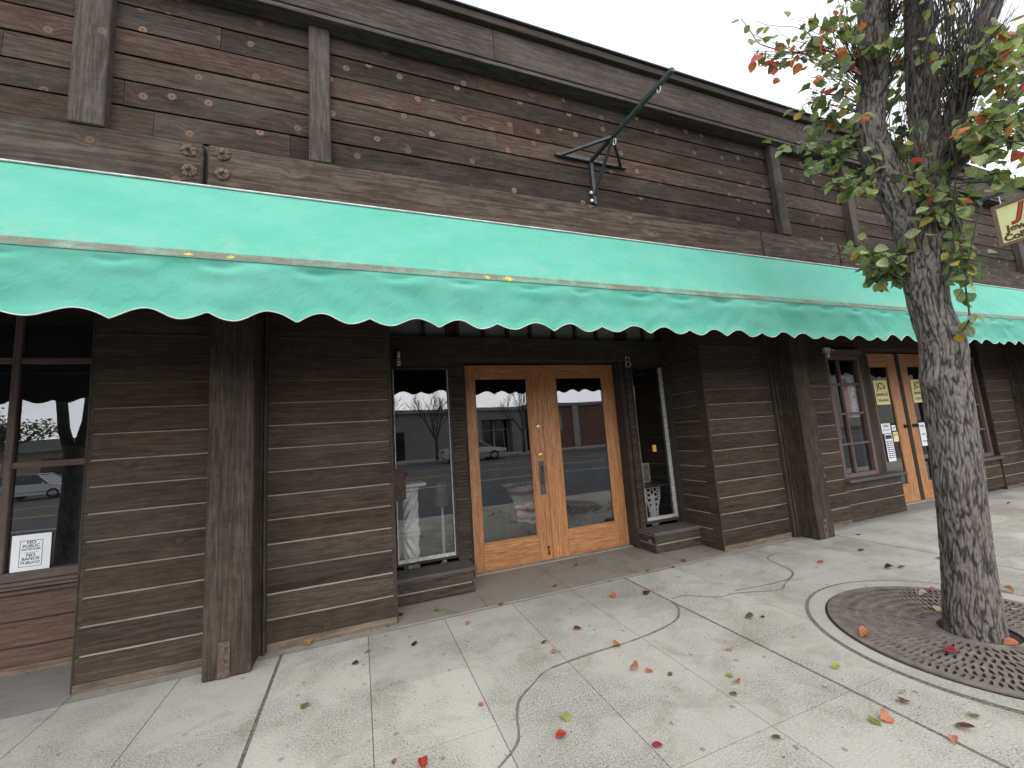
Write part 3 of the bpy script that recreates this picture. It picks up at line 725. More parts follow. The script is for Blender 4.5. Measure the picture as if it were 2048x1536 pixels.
# splice bolts with big malleable washers
def splice_bolt(x, z, s=1.0):
    mb = MB(); y = BEAMY - 0.0005
    mb.lathe([(0, 0.012), (0.017 * s, 0.012), (0.020 * s, 0.009), (0.031 * s, 0.006), (0.036 * s, 0.003), (0.037 * s, 0)], (x, y, z), 'Y', 20)
    for k in range(6):
        a = k * math.pi / 3 + x; r = 0.026 * s
        mb.box(-0.004, 0.004, -0.012 * s, 0.012 * s, 0.004, 0.0105, ch=0.001, rot=Matrix.Translation((x + r * math.cos(a), y, z + r * math.sin(a))) @ Matrix.Rotation(R(90), 4, 'X') @ Matrix.Rotation(a, 4, 'Z') @ Matrix.Rotation(R(90), 4, 'Z'))
    w = bpart('bolt_washer', mb, M['rust'])
    mb = MB(); mb.lathe([(0, 0.034), (0.012 * s, 0.033), (0.014 * s, 0.030), (0.014 * s, 0.011)], (x - .002, y, z + .003), 'Y', 6); bpart('bolt_head', mb, M['rust'], w)
for px, py in ((378, 301), (379, 341), (446, 309), (445, 348)):
    p = at(px, py, 1, BEAMY); splice_bolt(p.x, p.z, 1.05)
for px, py in ((1660, 494), (1666, 514), (1683, 497), (1686, 518)):
    p = at(px, py, 1, BEAMY - .006); splice_bolt(p.x, p.z, 0.9)
# upper posts (battens standing on the beam)
for x0, x1, d in ((-1.415, -1.262, 0.062), (-0.264, -0.137, 0.05), (3.985, 4.105, 0.068), (5.118, 5.243, 0.068), (6.4, 6.53, .068), (8.9, 9.03, .068), (11.5, 11.63, .06), (-4.6, -4.46, .05)):
    mb = MB(); mb.box(x0, x1, UPY - d, UPY + 0.003, 3.159, 4.135, grain=2, ch=0.006); bpart('upper_post', mb, M['trim'])
# cornice
mb = MB()
xs = [XL, -3.1, 1.02, 4.4, 8.7, 12.4, XR]
for a, b in zip(xs[:-1], xs[1:]): mb.box(a + .0015, b - .0015, 2.565, UPY + 0.02, 4.200, 4.470, grain=0, ch=0.004)
bparts('fascia', mb, M['trim'])
mb = MB(); mb.box(XL, XR, 2.545, UPY, 4.135, 4.168, grain=0, ch=0.003); mb.box(XL, XR, 2.585, UPY, 4.168, 4.197, grain=0, ch=0.003); bparts('cornice_moulding', mb, M['trim'])
mb = MB(); mb.box(XL, XR, 2.525, UPY + .02, 4.474, 4.535, grain=0, ch=0.004); bpart('cap_board', mb, M['dark_wood'])
mb = MB(); mb.box(XL, XR, 2.505, 2.9, 4.538, 4.552, grain=0, ch=0.002); bpart('coping', mb, M['steel'])
mb = MB(); mb.box(XL, XR, 2.9, 10.2, 4.25, 4.40); bpart('roof', mb, M['roof'])
# soffit boards and back-of-shop shell
mb = MB()
y = 2.60
while y < 4.3: mb.box(XL, XR, y, y + 0.138, SOF, SOF + 0.02, grain=0, ch=0.003); y += 0.142
bpart('soffit', mb, M['soffit'])
mb = MB()
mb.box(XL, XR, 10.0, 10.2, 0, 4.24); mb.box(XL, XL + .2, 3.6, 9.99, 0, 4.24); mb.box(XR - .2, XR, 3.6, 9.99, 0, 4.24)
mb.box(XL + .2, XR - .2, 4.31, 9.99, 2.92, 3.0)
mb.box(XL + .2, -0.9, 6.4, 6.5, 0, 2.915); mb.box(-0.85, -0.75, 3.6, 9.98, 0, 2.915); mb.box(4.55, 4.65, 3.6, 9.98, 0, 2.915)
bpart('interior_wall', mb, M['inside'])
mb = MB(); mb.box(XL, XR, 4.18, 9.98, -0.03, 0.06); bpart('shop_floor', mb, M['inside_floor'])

# ---- window builder -------------------------------------------------
def window(x0, x1, z0, z1, y, fw=0.05, mats='window_wood', cols=(), rows=(), stop=None, depth=0.10, mw=0.028, gm='glass', sw=None, rs=None):
    sw = sw or fw
    mb = MB()
    mb.box(x0, x0 + fw, y - 0.02, y + depth, z0, z1, grain=2, ch=0.004); mb.box(x1 - fw, x1, y - 0.02, y + depth, z0, z1, grain=2, ch=0.004)
    mb.box(x0 + fw, x1 - fw, y - 0.018, y + depth, z1 - fw, z1, grain=0, ch=0.004); mb.box(x0 + fw, x1 - fw, y - 0.018, y + depth, z0, z0 + sw, grain=0, ch=0.004)
    w = bpart('window', mb, M[mats])
    if cols or rows:
        mb = MB()
        for c in cols: mb.box(c - mw / 2, c + mw / 2, y - 0.006, y + 0.03, z0 + sw, z1 - fw, grain=2, ch=0.005)
        for r in rows:
            cs = [x0 + fw] + [q for c in sorted(cols) for q in (c - mw / 2, c + mw / 2)] + [x1 - fw]
            for a, b in zip(cs[::2], cs[1::2]): mb.box(a, b, y - 0.004, y + 0.028, r - mw / 2, r + mw / 2, grain=0, ch=0.005)
        bparts('muntin', mb, M[mats], w)
    if stop:
        mb = MB(); s = stop; rs = rs or s
        mb.box(x1 - fw - rs, x1 - fw, y - 0.004, y + 0.02, z0 + sw, z1 - fw, grain=2, ch=0.003)
        mb.box(x0 + fw, x0 + fw + s * .4, y - 0.004, y + 0.02, z0 + sw, z1 - fw, grain=2, ch=0.003)
        mb.box(x0 + fw + s * .4, x1 - fw - rs, y - 0.005, y + 0.02, z0 + sw, z0 + sw + s * 1.1, grain=0, ch=0.003)
        bparts('glazing_stop', mb, M['white_paint'], w)
    mb = MB(); mb.face([(x0 + fw * .6, y + 0.022, z0 + sw * .6), (x1 - fw * .6, y + 0.022, z0 + sw * .6), (x1 - fw * .6, y + 0.022, z1 - fw * .6), (x0 + fw * .6, y + 0.022, z1 - fw * .6)])
    bpart('glass_pane', mb, M[gm], w)
    return w
# left recess: tall window in thirds above a reddish apron of boards
window(-4.55, -1.66, 0.60, 2.76, WINY, 0.055, 'window_wood', cols=(-2.31, -3.45), rows=(1.385, 2.14), mw=0.045, sw=0.06)
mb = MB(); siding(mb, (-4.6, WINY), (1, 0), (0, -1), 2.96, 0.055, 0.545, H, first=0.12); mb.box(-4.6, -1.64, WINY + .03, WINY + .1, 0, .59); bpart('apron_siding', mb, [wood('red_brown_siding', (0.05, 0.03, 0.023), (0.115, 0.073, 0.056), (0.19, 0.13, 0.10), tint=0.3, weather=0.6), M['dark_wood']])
mb = MB(); mb.box(-4.6, -1.64, WINY - 0.045, WINY + 0.02, 0.575, 0.598, grain=0, ch=0.005); mb.box(-4.6, -1.64, WINY - 0.025, WINY + 0.02, 0.548, 0.572, grain=0, ch=0.004); bpart('window_sill', mb, M['window_wood'])
mb = MB(); base_trim(mb, -4.6, -1.64, WINY); bpart('base_board', mb, M['sill_board'])

# entry recess of the middle shop
window(0.285, 0.862, 0.25, 2.085, REC, 0.02, 'dark_wood', stop=0.030, sw=0.02, rs=0.012)
window(3.036, 3.532, 0.25, 2.085, REC, 0.02, 'dark_wood', stop=0.034, sw=0.03, rs=0.042)
def fine_strip(x0, x1, z0=0.22, z1=2.15):
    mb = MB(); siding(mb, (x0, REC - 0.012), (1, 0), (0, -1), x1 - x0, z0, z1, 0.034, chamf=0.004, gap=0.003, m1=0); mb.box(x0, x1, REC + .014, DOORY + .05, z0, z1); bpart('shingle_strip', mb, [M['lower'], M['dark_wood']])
fine_strip(0.866, 0.988); fine_strip(2.965, 3.032)
mb = MB(); mb.box(0.248, 0.282, REC - .03, REC + .06, 0.22, 2.15, grain=2, ch=.004)
mb.box(3.535, 3.545, REC - .05, REC + .06, 0.22, 2.15, grain=2, ch=.003); mb.box(3.547, 3.559, REC - .085, REC + .06, 0.22, 2.15, grain=2, ch=.004); bparts('trim_board', mb, M['dark_wood'])
mb = MB(); mb.box(0.248, 3.558, REC - 0.02, DOORY + 0.08, 2.153, 2.40, grain=0, ch=0.005); mb.box(0.285, 0.86, REC - .004, REC + .05, 2.088, 2.150, grain=0); mb.box(3.04, 3.53, REC - .004, REC + .05, 2.088, 2.150, grain=0); bpart('door_header', mb, M['dark_wood'])
# transom lights
mb = MB(); tx = [0.262, 0.624, 0.87, 0.975, 1.254, 1.527, 1.801, 2.088, 2.369, 2.647, 2.942, 3.06, 3.327, 3.545]
for q in tx: mb.box(q - 0.016, q + 0.016, REC + .03, REC + .09, 2.402, SOF - .002, grain=2, ch=.003)
mb.box(0.878, 0.967, REC + .04, REC + .09, 2.402, SOF - .002); mb.box(2.96, 3.043, REC + .04, REC + .09, 2.402, SOF - .002)
tr = bpart('transom', mb.pieces()[0], M['dark_wood'])
for q in mb.pieces()[1:]: bpart('mullion', q, M['dark_wood'], tr)
mb = MB(); mb.face([(0.262, REC + .07, 2.401), (3.545, REC + .07, 2.401), (3.545, REC + .07, SOF), (0.262, REC + .07, SOF)]); bpart('transom_pane', mb, M['transom_sheen'], tr)
# bulkhead ledges under the two small windows
for x0, x1 in ((0.248, 0.935), (2.935, 3.556)):
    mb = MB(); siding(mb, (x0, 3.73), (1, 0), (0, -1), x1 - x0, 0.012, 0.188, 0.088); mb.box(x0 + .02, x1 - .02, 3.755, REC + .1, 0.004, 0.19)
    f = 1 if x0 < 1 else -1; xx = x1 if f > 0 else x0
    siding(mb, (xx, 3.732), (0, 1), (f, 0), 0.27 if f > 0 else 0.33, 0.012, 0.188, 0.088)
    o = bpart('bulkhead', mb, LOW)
    mb = MB(); mb.box(x0 + (0 if f > 0 else -.022), x1 + (.022 if f > 0 else 0), 3.70, REC - .022, 0.190, 0.226, grain=0, ch=0.010); bpart('ledge_slab', mb, M['step_top'], o)
mb = MB(); mb.lathe([(0, .012), (.022, .011), (.026, .004), (.026, 0)], (0, 0, 0), 'X', 14); 
o = bpart('pipe_cap', mb, M['sill_board']); o.matrix_parent_inverse = Matrix.Identity(4); o.location = (2.935 - .014 - 0, 3.80 - 3.4, 0.12); o.scale = (-1, 1, 1)

# doors ---------------------------------------------------------------
def door_leaf(x0, x1, z0, z1, y, gx0, gx1, gz0, gz1, th=0.045):
    mb = MB()
    mb.box(x0, gx0, y, y + th, z0, z1, grain=2, ch=.004); mb.box(gx1, x1, y, y + th, z0, z1, grain=2, ch=.004)
    mb.box(gx0 + .0006, gx1 - .0006, y + .001, y + th, z0, gz0, grain=0, ch=.003); mb.box(gx0 + .0006, gx1 - .0006, y + .001, y + th, gz1, z1, grain=0, ch=.003)
    d = bpart('door', mb, M['oak'])
    mb = MB(); s = 0.012
    mb.box(gx0, gx0 + s, y + .006, y + .022, gz0, gz1, grain=2, ch=.003); mb.box(gx1 - s, gx1, y + .006, y + .022, gz0, gz1, grain=2, ch=.003)
    mb.box(gx0 + s, gx1 - s, y + .006, y + .022, gz1 - s, gz1, grain=0, ch=.003); mb.box(gx0 + s, gx1 - s, y + .006, y + .022, gz0, gz0 + s, grain=0, ch=.003)
    bparts('glazing_bead', mb, M['oak'], d)
    mb = MB(); mb.face([(gx0, y + .023, gz0), (gx1, y + .023, gz0), (gx1, y + .023, gz1), (gx0, y + .023, gz1)]); bpart('glass_pane', mb, M['glass'], d)
    return d
DL = door_leaf(1.036, 1.940, 0.018, 2.135, DOORY, 1.157, 1.768, 0.279, 1.992)
DR = door_leaf(1.948, 2.908, 0.018, 2.138, DOORY, 2.124, 2.751, 0.290, 1.992)
mb = MB(); mb.box(1.925, 1.965, DOORY - .012, DOORY - .001, 0.02, 2.13, grain=2, ch=.003); bpart('astragal', mb, M['oak'], DR)
for z in (1.433, 1.122):
    mb = MB(); mb.lathe([(0, .018), (.010, .018), (.012, .014), (.024, .012), (.028, .006), (.029, 0)], (1.862, DOORY, z), 'Y', 20); mb.box(1.859, 1.865, DOORY - .020, DOORY - .017, z - .008, z + .008, m=1)
    bpart('deadbolt', mb, [M['brass'], M['black']], DL, smooth=False)
mb = MB(); mb.box(1.833, 1.899, DOORY - .005, DOORY - .0005, 0.70, 1.062, ch=.002)
hp = bpart('handle_plate', mb, M['bronze'], DL)
mb = MB(); mb.tube([(1.868, DOORY - .006, .965), (1.868, DOORY - .04, .955), (1.868, DOORY - .055, .92), (1.867, DOORY - .055, .86), (1.866, DOORY - .04, .835), (1.866, DOORY - .006, .828)], .0075, 8, m=1)
mb.lathe([(0, .006), (.012, .006), (.014, 0)], (1.868, DOORY - .005, .99), 'Y', 14, m=0); bpart('pull_handle', mb, [M['black'], M['bronze']], DL, smooth=True)
mb = MB(); mb.box(1.872, 1.882, DOORY - .010, DOORY - .001, .075, .155, ch=.002); mb.box(1.862, 1.892, DOORY - .006, DOORY - .0015, .072, .085); mb.box(1.862, 1.892, DOORY - .006, DOORY - .0015, .145, .158); bpart('slide_bolt', mb, M['black'], DL)
mb = MB(); mb.box(0.992, 1.033, DOORY - .10, DOORY + .06, 0.004, 2.15, grain=2, ch=.003); mb.box(2.911, 2.961, DOORY - .15, DOORY + .06, 0.004, 2.15, grain=2, ch=.003); bparts('door_jamb', mb, M['dark_wood'])
mb = MB(); mb.box(1.0, 2.95, DOORY - .055, DOORY + .08, 0.0045, 0.0155, grain=0, ch=.004); bpart('threshold', mb, M['wash'])

def text(name, body, size, mat, loc, axes='front', parent=None, ext=0.001, off=0.0, align='CENTER', space=1.0, sx=1.0, shear=0.0):
    cu = bpy.data.curves.new(name, 'FONT'); cu.body = body; cu.size = size; cu.extrude = ext; cu.offset = off
    cu.align_x = align; cu.align_y = 'CENTER'; cu.space_character = space; cu.shear = shear
    tmp = bpy.data.objects.new(name, cu); COL.objects.link(tmp)
    bpy.context.view_layer.update()
    me = bpy.data.meshes.new_from_object(tmp.evaluated_get(bpy.context.evaluated_depsgraph_get()))
    bpy.data.objects.remove(tmp); bpy.data.curves.remove(cu)
    me.materials.clear(); me.materials.append(mat)
    if axes == 'front': m = Matrix(((sx, 0, 0), (0, 0, -1), (0, 1, 0)))
    elif axes == 'left': m = Matrix(((0, 0, -1), (-sx, 0, 0), (0, 1, 0)))
    elif axes == 'down': m = Matrix(((0, sx, 0), (0, 0, -1), (-1, 0, 0))) @ Matrix.Identity(3)
    me.transform(m.to_4x4()); me.transform(Matrix.Translation(loc))
    o = bpy.data.objects.new(name, me); link(o, parent); return o
o = text('letter_plate', 'B', 0.20, M['letter'], (3.005, REC - .030, 2.125), ext=.005, off=-.002, sx=.85); o.parent = bld; o.matrix_parent_inverse = Matrix.Translation(-bld_off)

# shop on the right -----------------------------------------------------
window(5.70, 6.40, 0.53, 2.125, W2Y - .03, 0.055, 'window_wood', cols=(5.98,), rows=(0.955, 1.345, 1.735), mw=.03)
mb = MB(); mb.box(5.66, 6.45, W2Y - .07, W2Y + .05, 2.13, 2.20, grain=0, ch=.004); bpart('window_head', mb, M['window_wood'])
mb = MB(); mb.box(5.665, 6.86, W2Y - .13, W2Y + .05, 0.485, 0.525, grain=0, ch=.008); bpart('window_sill', mb, M['step_top'])
mb = MB(); siding(mb, (5.665, W2Y - .055), (1, 0), (0, -1), 1.17, 0.05, 0.48, H); mb.box(5.665, 6.83, W2Y - .02, W2Y + .1, 0, .48); base_trim(mb, 5.665, 6.83, W2Y - .055); bpart('apron_siding', mb, LOW)
mb = MB(); mb.box(6.41, 6.56, W2Y - .01, W2Y + .2, 0.53, SOF, grain=2, ch=.004); mb.box(6.563, 6.68, W2Y + .04, W2Y + .2, 0.53, SOF, grain=2, ch=.004); mb.box(6.683, 6.87, W2Y + .10, W2Y + .24, 0.005, SOF, grain=2, ch=.004); bparts('trim_board', mb, M['dark_wood'])
mb = MB(); mb.box(5.0, 9.45, W2Y + .0, D2Y + .1, 2.225, SOF, grain=0, ch=.004); bpart('door_header', mb, M['dark_wood'])
mb = MB(); mb.box(5.0, 5.69, W2Y, W2Y + .1, 0, 2.22); bpart('interior_wall', mb, M['inside'])
D3 = door_leaf(6.905, 7.680, 0.020, 2.205, D2Y, 7.03, 7.475, 0.265, 2.012)
D4 = door_leaf(7.775, 8.55, 0.020, 2.205, D2Y, 7.96, 8.40, 0.265, 2.012)
mb = MB(); mb.box(7.683, 7.772, D2Y - .006, D2Y + .05, 0.02, 2.205, grain=2, ch=.004); bpart('door_mullion', mb, M['dark_wood'])
for D, x in ((D3, 7.62), (D4, 7.84)):
    mb = MB(); mb.lathe([(0, .062), (.020, .060), (.030, .048), (.030, .038), (.016, .026), (.012, .012), (.026, .008), (.030, 0)], (x, D2Y, 1.10), 'Y', 18); bpart('door_knob', mb, M['black'], D, smooth=True)
mb = MB(); mb.box(6.87, 8.60, D2Y - .05, D2Y + .06, 0.0055, 0.016, ch=.003); bpart('threshold', mb, M['wash'])
window(8.66, 9.38, 0.53, 2.125, W2Y - .01, 0.055, 'window_wood', cols=(9.02,), rows=(0.955, 1.345, 1.735), mw=.03)
mb = MB(); mb.box(8.60, 9.43, W2Y - .13, W2Y + .05, 0.485, 0.525, grain=0, ch=.008); bpart('window_sill', mb, M['step_top'])
mb = MB(); siding(mb, (8.62, W2Y - .055), (1, 0), (0, -1), .82, 0.05, 0.48, H); mb.box(8.62, 9.44, W2Y - .02, W2Y + .1, 0, .48); bpart('apron_siding', mb, LOW)
mb = MB(); mb.box(8.56, 8.655, W2Y + .0, W2Y + .24, 0.53, SOF - .57, grain=2, ch=.004); bparts('trim_board', mb, M['dark_wood'])
window(11.4, 14.2, 0.60, 2.76, 3.5, 0.06, 'window_wood', cols=(12.8,), rows=(2.1,), mw=.05)
mb = MB(); siding(mb, (11.4, 3.49), (1, 0), (0, -1), 2.8, 0.055, .56, H); mb.box(11.4, 14.2, 3.52, 3.6, 0, .59); bpart('apron_siding', mb, LOW)
mb = MB(); mb.box(10.60, 10.64, PAN - .30, PAN + .02, 1.02, 1.045, grain=1, ch=.004); mb.box(10.27, 11.5, PAN - .28, PAN - .003, 1.02, 1.055, grain=0, ch=.006); mb.box(10.60, 11.45, PAN - .24, PAN - .006, 0.72, 1.018, grain=0, ch=.006); bpart('wall_counter', mb, M['step_top'])

# ------------------------------------------------------------------ awning
AX0, AX1, AY, ABZ, ATZ = -6.0, 13.0, 2.33, 2.335, 2.885
aw = empty('awning', (3.5, 2.6, 2.6), 'long faded green canvas awning with scalloped valance across the storefront', 'awning')
PER, TIP0 = 0.763, 0.452
def scal(x):
    x0_ = x; x = x + 0.03 * noise.noise(Vector((x * 1.7, 2.0, 6.0)))
    t = ((x - TIP0) / PER) % 1.0
    t = min(t, 1 - t)
    if t < .165: h = math.sin(math.pi / 2 * t / .165)
    elif t < .355: s = (t - .165) / .19; h = 0.5 + 0.5 * math.cos(math.pi * s); h = h * .95 + .05
    else: s = (t - .355) / .145; h = .05 + .70 * (1 - math.cos(math.pi / 2 * s))
    k = 1.0 + 0.45 * noise.noise(Vector((x * 0.9, 4.0, 2.0)))          # no two scallops hang alike
    return h * 0.052 * k + 0.007 * noise.noise(Vector((x * 2.3, 9.0, 2.0)))
def fold(x, v):
    """depth of the valance cloth: gathers that hang from the bar"""
    s = 0.0
    n1 = noise.noise(Vector((x * 1.3, 0.0, 5.0)))
    s += 0.016 * noise.noise(Vector((x * 2.1 + v * 1.5, v * 2.0, 1.0))) + 0.008 * noise.noise(Vector((x * 5.5 - v * 3.0, v * 5.0, 7.0)))
    s += 0.010 * noise.noise(Vector((x * 3.1, v * 7.0, 31.0)))
    # swags: pleats sagging between pinned points
    c = (x * 1.15 + n1) % 1.0
    sag = 4 * c * (1 - c)
    s += 0.010 * math.sin((v - 0.10 * sag) * 46.0) * math.exp(-v * 9.0) * sag * (0.5 + noise.noise(Vector((math.floor(x * 1.15 + n1) * 3.3, 2.0, 0))))
    # dents tucked in right under the bar, between the points where the cloth is laced
    k = math.floor(x / 0.42); ph = noise.noise(Vector((k * 5.1, 1, 0)))
    xc = (k + .5 + .25 * ph) * .42; wx = .085 + .04 * ph
    s += (0.016 + .010 * ph) * math.exp(-((x - xc) / wx) ** 2) * math.exp(-((v - .028 - .010 * (1 - ((x - xc) / wx) ** 2)) / .014) ** 2)
    s -= 0.007 * math.exp(-((x - xc) / (wx * 1.7)) ** 2) * math.exp(-((v - .075) / .03) ** 2)
    # slanting drag lines
    s += 0.007 * noise.noise(Vector((x * 6.0 + v * 9.0 * (1 if ph > 0 else -1), v * 2.0, k))) * min(1, v * 8)
    env = min(1, v / 0.02)
    return s * env
SL = math.hypot(ATZ - ABZ, BEAMY - AY)        # slope length, about 0.62
NXa = int((AX1 - AX0) / 0.016)
def grid(name, rows, mat, fn):
    mb = MB(); vv = []
    for i in range(NXa + 1):
        x = AX0 + (AX1 - AX0) * i / NXa
        for r in rows(x): vv.append(fn(x, r))
    nr = len(rows(0)); mb.v = [p[0] for p in vv]
    for i in range(NXa):
        for j in range(nr - 1):
            a = i * nr + j; q = (a + 1, a + nr + 1, a + nr, a)
            mb.f.append(q); mb.m.append(0); mb.b.append(0); mb.uv.append([vv[k][1] for k in q])
    return mb.build(name, mat, None, smooth=True)
def canopy_pt(x, r):
    sag = 0.010 * math.sin(math.pi * r) + 0.006 * math.sin(math.pi * r) * noise.noise(Vector((x * 0.9, r * 2, 3)))
    # welt just above the bar
    bulge = 0.008 * math.exp(-((r - 0.985) / 0.02) ** 2)
    y = BEAMY - 0.004 + (AY - BEAMY + .004) * r + sag * .9 - bulge; z = ATZ + (ABZ - ATZ) * r - sag * .45 + 0.003 * noise.noise(Vector((x * 1.1, r, 8)))
    return ((x, y, z), (x, r * 0.62))
def val_pt(x, r):
    zb = 2.018 + scal(x) + 0.006 * noise.noise(Vector((x * 0.8, 3, 3)))
    v = r * (ABZ - zb)
    curl = 0.008 * max(0, r - .86) / .14
    return ((x, AY + fold(x, v) + 0.012 * r - curl, ABZ - v), (x, 0.62 + v))
def aw_part(o, par=aw): o.parent = par; o.matrix_parent_inverse = Matrix.Translation(Vector((-3.5, -2.6, -2.6))) if par is aw else Matrix.Identity(4); return o
canopy = aw_part(grid('canopy', lambda x: [q / 16 for q in range(15)] + [.94, .955, .97, .98, .99, 1.0], M['canvas'], canopy_pt))
valance = aw_part(grid('valance', lambda x: [0, .02, .05, .09, .13, .17, .21, .25, .3, .35, .4, .46, .52, .58, .64, .7, .76, .82, .86, .90, .94, .97, 1.0], M['canvas'], val_pt))
mb = MB(); mb.tube([Vector(val_pt(AX0 + (AX1 - AX0) * i / NXa, 1.0)[0]) for i in range(NXa + 1)], 0.0032, 6); aw_part(mb.build('piping', M['cream_pipe'], smooth=True))
mb = MB(); mb.tube([(AX0 + (AX1 - AX0) * i / 120, BEAMY - .009 + .002 * noise.noise(Vector((i * .5, 0, 0))), ATZ + .004) for i in range(121)], 0.0062, 6); aw_part(mb.build('top_rail', M['top_pipe'], smooth=True))
mb = MB(); mb.tube([(AX0, AY + .02, ABZ + .0), (AX1, AY + .02, ABZ + .0)], 0.016, 10); aw_part(mb.build('front_bar', M['steel'], smooth=True))
for x in (-5.9, -3.4, -1.1, 0.98, 2.9, 4.7, 6.9, 9.1, 11.2, 12.9):
    mb = MB(); mb.tube([(x, AY + .03, ABZ), (x, 3.1, SOF - .02)], 0.012, 8); mb.tube([(x, AY + .03, ABZ + .01), (x, BEAMY + .03, ATZ - .04)], 0.010, 8); aw_part(mb.build('frame_arm', M['steel'], smooth=True))

# ------------------------------------------------------------------ sign brackets and the hanging sign
def bar(mb, a, b, w=0.024, m=0):
    a, b = Vector(a), Vector(b); d = b - a; L = d.length
    q = d.to_track_quat('X', 'Z').to_matrix().to_4x4()
    mb.box(0, L, -w / 2, w / 2, -w / 2, w / 2, m=m, ch=.002, rot=Matrix.Translation(a) @ q)
def sign_bracket(x, z, label, yw=UPY - .016, length=0.955):
    t = empty('sign_bracket', (x, yw, z), label, 'bracket'); off = lambda p: Vector(p) - Vector((x, yw, z))
    P = lambda dx, dy, dz: Vector((dx, dy, dz))
    mb = MB(); bar(mb, P(-.33, 0, .03), P(.35, 0, .03), .024); mb.build('wall_bar', M['steel'], t)
    mb = MB(); bar(mb, P(0, 0, .02), P(0, 0, -.36), .026); mb.build('wall_upright', M['steel'], t)
    mb = MB(); bar(mb, P(0, .0, .03), P(0, -length, -.03), .028); mb.build('arm', M['steel'], t)
    for s in (-.27, .29):
        mb = MB(); bar(mb, P(s, -.012, .03), P(0, -.31, .012), .022); mb.build('side_brace', M['steel'], t)
    mb = MB(); bar(mb, P(0, -.31, 0), P(0, -.01, -.28), .020); mb.build('lower_brace', M['steel'], t)
    mb = MB()
    for yy in (-.33, -length + .13):
        pts = [P(.0, yy + .016 * math.cos(a), -.045 + .024 * math.sin(a)) for a in [2 * math.pi * q / 14 for q in range(15)]]
        mb.tube(pts, .004, 6)
    mb.each('hanging_ring', M['white_wall'], t, smooth=True)
    mb = MB()
    for zz in (-.26, -.33): mb.lathe([(0, .012), (.012, .01), (.013, 0)], (-.03, 0, zz), 'Y', 10)
    mb.each('lag_bolt', M['white_wall'], t)
    return t
sign_bracket(1.845, 3.545, 'dark steel bracket with empty sign arm on the upper siding above the oak doors', length=0.95)
sign_bracket(6.40, 3.545, 'dark steel bracket arm that carries the yellow shop sign beside the tree', length=1.5)
sg = empty('hanging_sign', (6.40, 1.99, 3.2), 'pale yellow hanging shop sign with red and brown letters in a brown wooden frame', 'sign')
SH, SW = 0.455, 0.78                      # height, width along -y
mb = MB(); mb.box(-.012, .012, -SW + .02, -.02, -SH / 2 + .02, SH / 2 - .02); mb.build('panel', M['sign_yellow'], sg)
mb = MB(); f = .034
mb.box(-.022, .022, -f, 0, -SH / 2, SH / 2, grain=2, ch=.003); mb.box(-.022, .022, -SW, -SW + f, -SH / 2, SH / 2, grain=2, ch=.003)
mb.box(-.021, .021, -SW + f, -f, SH / 2 - f, SH / 2, grain=1, ch=.003); mb.box(-.021, .021, -SW + f, -f, -SH / 2, -SH / 2 + f, grain=1, ch=.003); mb.build('sign_frame', M['sign_frame'], sg)
for body, size, zz, mat, shear, off in (('JC\'s', .215, .092, 'sign_red', .25, .015), ('Jewelry &', .094, -.060, 'sign_brown', 0, .008), ('Collectibles', .088, -.152, 'sign_brown', 0, .008)):
    y0 = {'JC': -.145, 'Je': -.074}.get(body[:2], -.045)
    text('sign_lettering', body, size, M['letter_edge'], (-.0125, y0, zz), 'left', sg, ext=.001, off=off * .55, shear=shear, align='LEFT')
    text('sign_lettering', body, size, M[mat], (-.0142, y0, zz), 'left', sg, ext=.001, off=off * .1 - .001, shear=shear, align='LEFT')
mb = MB(); mb.tube([(0, -.07, SH / 2), (0, -.07, SH / 2 + .09)], .004, 6); mb.tube([(0, -.70, SH / 2), (0, -.70, SH / 2 + .07)], .004, 6); mb.each('sign_hanger', M['white_wall'], sg)

# ------------------------------------------------------------------ small things on the facade
def sheet(name, x0, x1, z0, z1, y, mat, label, cat='sign', lines=(), grp=None, rot=0):
    """a sheet of paper fixed to the glass; lines = (text, size, z fraction, material)"""
    t = empty(name, ((x0 + x1) / 2, y, (z0 + z1) / 2), label, cat, grp)
    w, h = x1 - x0, z1 - z0
    mb = MB(); mb.box(-w / 2, w / 2, -.001, .001, -h / 2, h / 2); mb.build('sheet', M[mat], t)
    for body, size, fz, mt in lines: text('lettering', body, size, M[mt], (0, -.0016, h * (fz - .5)), 'front', t, ext=.0003, off=size * .02)
    t.rotation_euler = (0, rot, 0)
    return t
p0, p1 = at(22, 1075, 1, WINY), at(103, 1063, 1, WINY); p2 = at(98, 1140, 1, WINY)
t = sheet('paper_notice', p0.x, p1.x - .003, p2.z, p1.z - .005, WINY + .012, 'paper', 'white NO PUBLIC RESTROOMS paper notice taped inside the tall window', 'notice',
      [('NO', .030, .785, 'ink'), ('PUBLIC', .028, .69, 'ink'), ('RESTROOMS', .0175, .605, 'ink'), ('NO', .030, .455, 'ink'), ('BAÑOS', .028, .355, 'ink'), ('PUBLICO', .0245, .255, 'ink')])
mb = MB(); w, h = .060, .088
for a in ((-w, -w + .003, -h, h), (w - .003, w, -h, h), (-w + .003, w - .003, -h, -h + .003), (-w + .003, w - .003, h - .003, h), (-.038, .038, .005, .007)): mb.box(a[0], a[1], -.0016, -.001, a[2], a[3])
mb.build('printed_border', M['ink'], t)
sheet('orange_sticker', 3.262, 3.312, 1.055, 1.135, REC + .012, 'orange_paper', 'small orange sticker on the dark right hand shop window', 'sticker', [('8', .03, .5, 'ink_dark')])
YY = D2Y + .012
sheet('shop_notice', 7.075, 7.40, 1.44, 1.80, YY, 'yellow_paper', 'pale yellow shop name card inside the left oak door of the far shop', 'sign', [("JC's", .13, .75, 'ink_dark'), ('Jewelry &', .07, .42, 'ink_dark'), ('Collectibles', .055, .18, 'ink_dark')])
